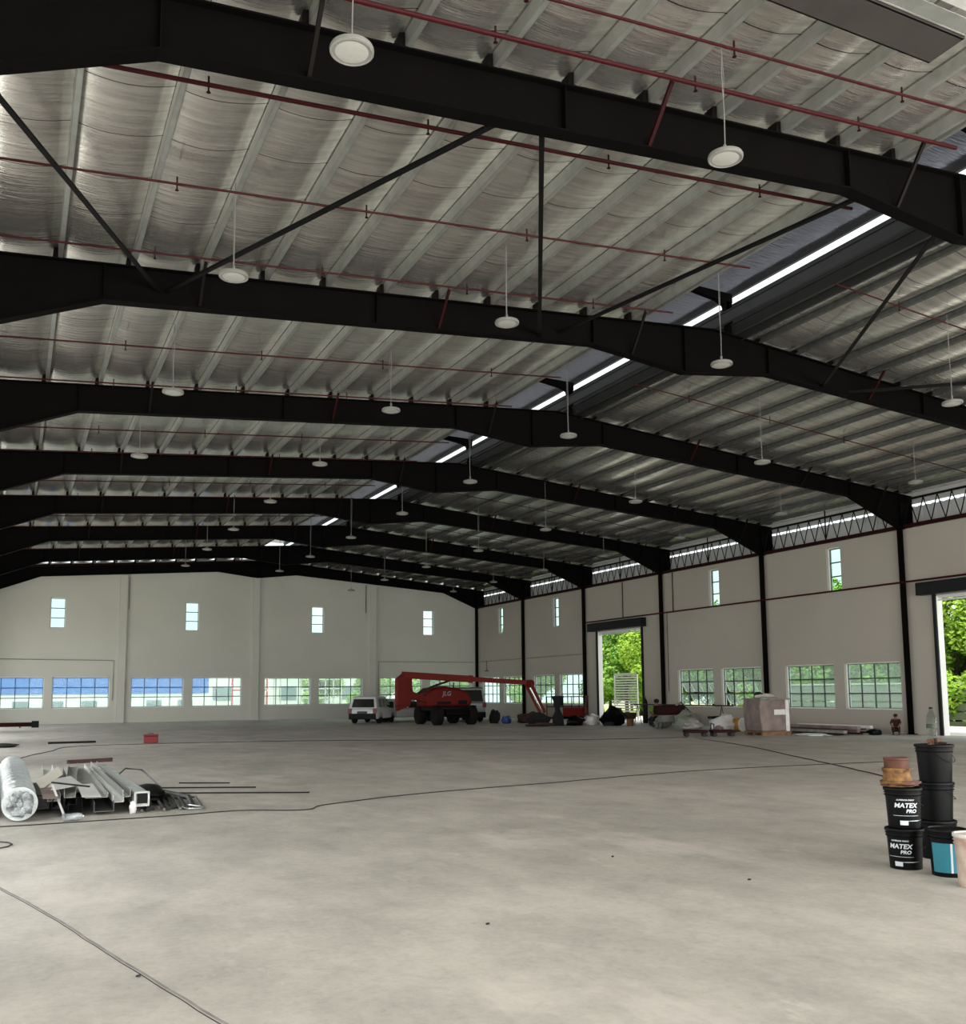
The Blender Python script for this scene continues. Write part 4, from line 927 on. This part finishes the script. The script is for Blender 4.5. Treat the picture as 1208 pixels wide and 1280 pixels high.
def heap(x, y, r, m, label, cat='heap', seed=0, nm='tool_heap', z=0): return thing_mesh(blob((x, y, z + r[2] * .75), r, seed, .5, 9, 14), nm, m, label, cat, smooth=True)
heap(23.35, 42.2, (.55, .5, .34), 'dark cloth', 'dark cloth heap under the person at the basket', 'cloth', 31, 'cloth_heap')
heap(23.0, 41.4, (.75, .35, .10), 'rust', 'low brown scrap heap in front of the basket', 'scrap', 32, 'scrap_heap')
heap(24.9, 41.3, (.45, .35, .26), 'black plastic', 'black bag below the red basket', 'bag', 33, 'black_bag')
heap(25.9, 41.4, (.4, .3, .30), 'white film', 'white sack standing right of the red basket', 'sack', 34, 'white_sack')
heap(26.4, 40.2, (.65, .5, .52), 'black plastic', 'dark tarpaulin heap left of the far doorway', 'tarpaulin', 35, 'tarpaulin_heap')
heap(23.2, 46.8, (.3, .3, .42), 'dark cloth', 'upright dark bag between the van and the basket', 'bag', 36, 'dark_bag')
heap(23.6, 46.2, (.26, .25, .26), 'blue plastic', 'small blue bag between the van and the basket', 'bag', 37, 'blue_bag')
heap(25.0, 46.2, (.7, .5, .32), 'rust', 'brown scrap heap behind the boom jib', 'scrap', 38, 'scrap_heap')
heap(25.6, 45.8, (.38, .3, .24), 'white film', 'white sack on the scrap behind the boom jib', 'sack', 39, 'white_sack')
heap(28.2, 38.6, (.6, .4, .46), 'grey sack', 'grey sack heap in the far doorway', 'sack', 41, 'grey_sack')
heap(27.6, 38.2, (.45, .3, .34), 'navy trousers', 'navy cloth heap at the far doorway', 'cloth', 42, 'cloth_heap')
heap(26.4, 36.2, (.40, .3, .28), 'grey sack', 'small grey sack in front of the green vest person', 'sack', 43, 'grey_sack')
heap(26.3, 34.2, (.60, .45, .42), 'grey sack', 'grey sack heap under the tilted-open windows', 'sack', 44, 'grey_sack')
heap(25.4, 33.2, (.5, .4, .40), P('dusty green', '#5d6b5c', .9).name if 0 else 'grey board', 'green grey canvas heap behind the left dolly', 'canvas', 45, 'canvas_heap')
# wheelbarrow in the far doorway
e = put(empty('wheelbarrow'), 27.0, 39.9, 0, .5); tag(e, 'brown wheelbarrow standing in the far doorway', 'wheelbarrow')
MB().prism([(-.45, .62), (.45, .62), (.28, .30), (-.22, .30)], 'y', -.3, .3).build('tray', M['rust'], e, bevel=.02)
MB().lathe([(.0005, -.04), (.19, -.04), (.19, .04), (.0005, .04)], (.45, 0, .19), 18, 'y').build('wheel', M['rubber'], e)
MB().tube([(.45, -.12, .19), (-.3, -.25, .34), (-.85, -.28, .60)], .018, 6).tube([(.45, .12, .19), (-.3, .25, .34), (-.85, .28, .60)], .018, 6).build('handle', M['dark steel bar'], e)
MB().tube([(-.2, -.25, .34), (-.25, -.25, 0)], .015, 6).tube([(-.2, .25, .34), (-.25, .25, 0)], .015, 6).build('leg', M['dark steel bar'], e)
# pipe stands carrying a long dark pipe
e = put(empty('pipe_rack'), 28.0, 38.2); tag(e, 'dark pipe held level on steel stands along the wall by the far doorway', 'pipe rack')
MB().tube([(0, 2.6, 1.0), (-.4, -5.4, 1.0)], .028, 8).build('pipe', M['dark steel bar'], e)
for yy in (2.2, -.4, -1.2, -4.6):
    xx = -.4 * (2.6 - yy) / 8
    MB().tube([(xx - .22, yy, 0), (xx, yy, .97)], .016, 6).tube([(xx + .22, yy, 0), (xx, yy, .97)], .016, 6).tube([(xx, yy, .97), (xx, yy + .3, 0)], .016, 6).build('stand', M['dark steel bar'], e)
# threading machine with dark red cover
e = put(empty('pipe_machine'), 25.9, 34.9, 0, -.3); tag(e, 'pipe threading machine with a dark red cover before the tilted-open windows', 'machine')
MB().box(-.7, -.35, .62, .55, .3, 1.02).build('cover', M['redox'], e, bevel=.05)
MB().box(-.5, -.3, .3, .5, .3, .62).build('machine_body', M['grey sack'], e, bevel=.04)
MB().tube([(.2, -.1, 1.0), (.45, -.1, 1.15), (.75, -.1, .85), (.95, -.1, .65)], .05, 8).build('feed_arm', M['chrome'], e)
for sx in (-.45, .45):
    for sy in (-.25, .25): MB().tube([(sx, sy, .3), (sx * 1.15, sy * 1.2, 0)], .02, 6).build('leg', M['dark steel bar'], e)
thing_mesh(MB().lathe([(.0005, 0), (.16, 0), (.18, .32), (.0005, .32)], (26.7, 39.2, 0), 18), 'orange_drum', 'paint stained', 'small orange brown drum by the wheelbarrow', 'drum')
e = put(empty('gas_cylinder'), 29.5, 41.9); tag(e, 'dark gas cylinder standing against the column right of the far doorway', 'cylinder')
MB().lathe([(.0005, 0), (.115, 0), (.12, .05), (.12, 1.05), (.09, 1.18), (.03, 1.24), (.03, 1.32)], (0, 0, 0), 20).build('cylinder_body', M['black plastic'], e, smooth=True); MB().box(-.05, -.02, 1.3, .05, .02, 1.38).build('valve', M['chrome'], e)

# ------------------------------------------------------------------ outside: trees, fences, sheds
def leaf_mesh(seed, n, R, H):
    rg = random.Random(seed); vs = []; fs = []
    cl = [(rg.uniform(-.6, .6) * R, rg.uniform(-.6, .6) * R, rg.uniform(.1, .95) * H, rg.uniform(.28, .5) * R) for _ in range(16)]
    for i in range(n):
        cx, cy, cz, cr_ = cl[i % len(cl)]
        while True:
            d = Vector((rg.uniform(-1, 1), rg.uniform(-1, 1), rg.uniform(-1, 1)))
            if .55 < d.length < 1: break
        p = Vector((cx, cy, cz)) + d * cr_
        s = rg.uniform(.08, .17); a = Vector((rg.uniform(-1, 1), rg.uniform(-1, 1), rg.uniform(-.6, .6))).normalized(); b = a.cross(d).normalized()
        o = len(vs); vs += [p - a * s, p + b * s * .5, p + a * s, p - b * s * .5]; fs.append((o, o + 1, o + 2, o + 3))
    return MB().add(vs, fs)
protos = []
def tree(x, y, k, s, label, grp, low=0.0):
    e = put(empty('tree'), x, y, -.26, random.uniform(0, 6)); e.scale = (s, s, s * random.uniform(.95, 1.1)); tag(e, label, 'tree', grp)
    if len(protos) <= k:
        f_ = leaf_mesh(k + 5, 15000, 2.7, 6.3)
        f_.xf(Matrix.Translation((0, 0, .9)))
        o1 = f_.build('foliage', M['foliage bright' if k % 2 == 0 else 'foliage mid'], e)
        o2 = MB().tube([(0, 0, 0), (.1, .05, 1.5), (-.05, .1, 3.2), (.15, 0, 5.2)], [.16, .13, .09, .04], 8).tube([(0, .05, 1.6), (.9, .3, 3.2)], [.08, .03], 6).tube([(0, .05, 2.2), (-.8, -.4, 4.0)], [.07, .03], 6).build('trunk', M['trunk'], e, smooth=True)
        protos.append((o1, o2))
    else:
        for o in protos[k]:
            c_ = o.copy(); COL.objects.link(c_); c_.parent = e
i = 0
for (x, y) in [(43, 21.5), (41, 26), (44, 30), (41.5, 34.5), (45, 39), (43, 44), (46, 48.5), (44.5, 53.5), (42, 58), (46.5, 62.5), (43, 67), (47, 72), (42, 77), (49, 57), (50, 66), (48, 35), (47.5, 26), (50, 47), (52, 76), (45, 84), (41, 29), (48, 31), (44, 24), (49, 40), (47, 21), (52, 29), (52, 52), (47, 58), (43, 47), (42, 51), (45, 32), (43, 38), (46, 44), (45, 55), (44, 63), (47, 67), (39.5, 23), (42, 62), (50, 25), (53, 36), (40.5, 32), (42.5, 27.5), (46.5, 34), (44, 35.5)]:
    tree(x, y, i % 4, random.uniform(.96, 1.12), 'leafy green tree outside the right wall, seen through its doorways and windows', 'trees outside the right wall'); i += 1
for (x, y) in [(29, 84), (33, 80), (36.5, 84), (40, 88), (27, 93)]:
    tree(x, y, i % 4, random.uniform(.8, 1.0), 'green tree beyond the far wall, seen through its right hand windows', 'trees beyond the far wall'); i += 1
tag(MB().box(36, 5, -.30, 62, 110, -.258).build('grass_bank', M['grass']), 'green grass strip outside the right wall', 'grass', kind='stuff')
e = put(empty('mesh_gate'), 32.6, 47.0); tag(e, 'white slatted gate panel outside the far doorway', 'gate')
MB().box(-.03, 0, 0, .03, .06, 2.7).box(-.03, 2.4, 0, .03, 2.46, 2.7).box(-.03, 0, 2.64, .03, 2.46, 2.7).build('gate_frame', M['pale fence'], e)
s = MB()
for j in range(17): s.box(-.015, .06, .15 + j * .15, .015, 2.4, .15 + j * .15 + .08)
s.build('slat_panel', M['pale fence'], e)
e = put(empty('scaffold_post'), 32.4, 42.9); tag(e, 'pale ladder like scaffold post at the right side of the far doorway', 'scaffold')
MB().tube([(0, 0, 0), (0, 0, 2.8)], .03, 6).tube([(0, .4, 0), (0, .4, 2.8)], .03, 6).build('post', M['pale fence'], e)
s = MB()
for j in range(8): s.tube([(0, 0, .3 + j * .33), (0, .4, .3 + j * .33)], .02, 6)
s.build('rungs', M['pale fence'], e)
e = put(empty('board_fence'), 39.0, 16.0); tag(e, 'grey green board fence outside the near doorway', 'fence')
s = MB()
for j in range(5): s.box(-.02, 0, -.2 + j * .42, .02, 26, .14 + j * .42)
s.build('boards', M['grey board'], e)
s = MB().box(-.06, 0, 1.88, .04, 26, 1.95).box(-.06, 0, 1.45, .0, 26, 1.49); s.build('top_rail', M['pale fence'], e)
e = put(empty('blue_shed'), 4.0, 78); tag(e, 'long shed clad in bright blue sheeting beyond the far wall', 'shed')
MB().box(-12, 0, -.26, 9.6, 8, 1.75).build('wall', M['pale building'], e)
MB().box(-12.1, -.06, 1.75, 9.7, 8, 5.0).build('wall_sheeting', M['blue roof sheet'], e)
MB().prism([(-.4, 5.0), (8.5, 5.9), (8.5, 6.0), (-.4, 5.1)], 'x', -12.4, 9.9).build('roof', M['blue roof sheet'], e)
for j in range(9):
    MB().box(-11 + j * 2.3, -.04, .75, -9.9 + j * 2.3, .0, 1.25).build('window', P('shed window', '#7d8f96', .4), e)
e = put(empty('white_building'), 22.0, 98); tag(e, 'large pale building far behind the right hand far windows', 'building')
MB().box(-12, 0, -.26, 12, 8, 6.5).build('wall', M['pale building'], e)
for j in range(7):
    for k in range(2): MB().box(-11 + j * 3.3, -.05, 1 + k * 2.6, -9.2 + j * 3.3, 0, 2.4 + k * 2.6).build('window', M['shed window'], e)
e = put(empty('steel_rack'), 14.7, 74.0); tag(e, 'red steel rack outside behind the fourth far window', 'rack')
for xx in (0, 1.2, 2.6):
    MB().box(xx, 0, -.2, xx + .12, .12, 4.0).build('post', P('bright red paint', '#c8323a', .5), e)
MB().box(0, 0, 3.1, 2.7, .12, 3.22).box(0, 0, 1.9, 2.7, .12, 2.0).tube([(1.2, .05, 2.0), (2.6, .05, 3.1)], .05, 6).build('rail', M['bright red paint'], e)
for j, (x, y, w) in enumerate([(17.6, 76, 2.6), (22.5, 77, 3.4)]):
    e = put(empty('steel_rack'), x, y); tag(e, 'pale steel rack outside the far wall, %s one' % ('left' if j == 0 else 'right'), 'rack', 'pale steel racks')
    s = MB()
    for k in range(5): s.box(-w / 2, 0, .5 + k * .75, w / 2, .1, .58 + k * .75)
    s.build('rails', M['pale fence'], e); s = MB()
    for k in range(6): s.box(-w / 2 + k * w / 5 - .04, 0, -.2, -w / 2 + k * w / 5 + .04, .1, 3.7)
    s.build('uprights', M['white plastic'], e)


# ------------------------------------------------------------------ world, lights, camera
wd = bpy.data.worlds.new('World'); SC.world = wd; wd.use_nodes = True
nt = wd.node_tree; N = nt.nodes; Lk = nt.links
bg = N['Background']; tc = N.new('ShaderNodeTexCoord'); mp = N.new('ShaderNodeMapping'); mp.inputs['Scale'].default_value = (1, 1, 3)
nz = N.new('ShaderNodeTexNoise'); nz.inputs['Scale'].default_value = 2.2; nz.inputs['Detail'].default_value = 5
Lk.new(tc.outputs['Generated'], mp.inputs[0]); Lk.new(mp.outputs[0], nz.inputs['Vector'])
cr = N.new('ShaderNodeValToRGB'); cr.color_ramp.elements[0].position = .35; cr.color_ramp.elements[1].position = .65
cr.color_ramp.elements[0].color = lin('#dfe9ef'); cr.color_ramp.elements[1].color = lin('#f8fafa')
Lk.new(nz.outputs['Fac'], cr.inputs[0]); Lk.new(cr.outputs[0], bg.inputs[0]); bg.inputs[1].default_value = 2.0
sun = bpy.data.lights.new('sun', 'SUN'); sun.energy = 4.6; sun.angle = radians(12); sun.color = (1, .95, .85)
so = bpy.data.objects.new('sun', sun); COL.objects.link(so)
so.rotation_euler = Vector((.35, .75, -1.25)).to_track_quat('-Z', 'Y').to_euler()
def daylight_fill(name, loc, rot, sx, sy, power, color=(1, 1, 1)):
    l = bpy.data.lights.new(name, 'AREA'); l.shape = 'RECTANGLE'; l.size = sx; l.size_y = sy; l.energy = power; l.color = color
    o = bpy.data.objects.new(name, l); COL.objects.link(o); o.location = loc; o.rotation_euler = rot; return o
# fill lamps added in unseen right, back and left openings to boost the daylight
daylight_fill('fill_right_door', (XW - .02, -.6, 2.5), (radians(90), 0, radians(90)), 4.2, 4.8, 1300, (1, .99, .96))
daylight_fill('fill_back_opening', (14, YB - .1, 3.2), (radians(90), 0, 0), 25, 6.4, 4600, (1, .98, .95))
for i in range(6):
    daylight_fill('fill_left_door', (-2.1, YB + 4.9 + i * 11.2, 2.8), (radians(90), 0, radians(-90)), 7.6, 5.4, 330, (.98, 1, .99))

cam = bpy.data.cameras.new('camera'); co = bpy.data.objects.new('camera', cam); COL.objects.link(co); SC.camera = co
cam.sensor_fit = 'HORIZONTAL'; cam.sensor_width = 36; cam.lens = 1210 * 36 / 1208; cam.shift_y = 87 / 1208
cam.clip_end = 500; cam.clip_start = .05
co.matrix_world = Matrix.Translation((0, 0, 1.7)) @ Matrix.Rotation(radians(-25.76), 4, 'Z') @ Matrix.Rotation(radians(90 + 6.474), 4, 'X') @ Matrix.Rotation(radians(-.488), 4, 'Z')

SC.view_settings.view_transform = 'Standard'; SC.view_settings.look = 'None'; SC.view_settings.gamma = 1; SC.view_settings.exposure = 0.0
SC.view_settings.use_curve_mapping = False
SC.cycles.max_bounces = 10; SC.cycles.diffuse_bounces = 5; SC.cycles.glossy_bounces = 4; SC.cycles.transparent_max_bounces = 12
SC.cycles.sample_clamp_indirect = 6; SC.cycles.use_denoising = True
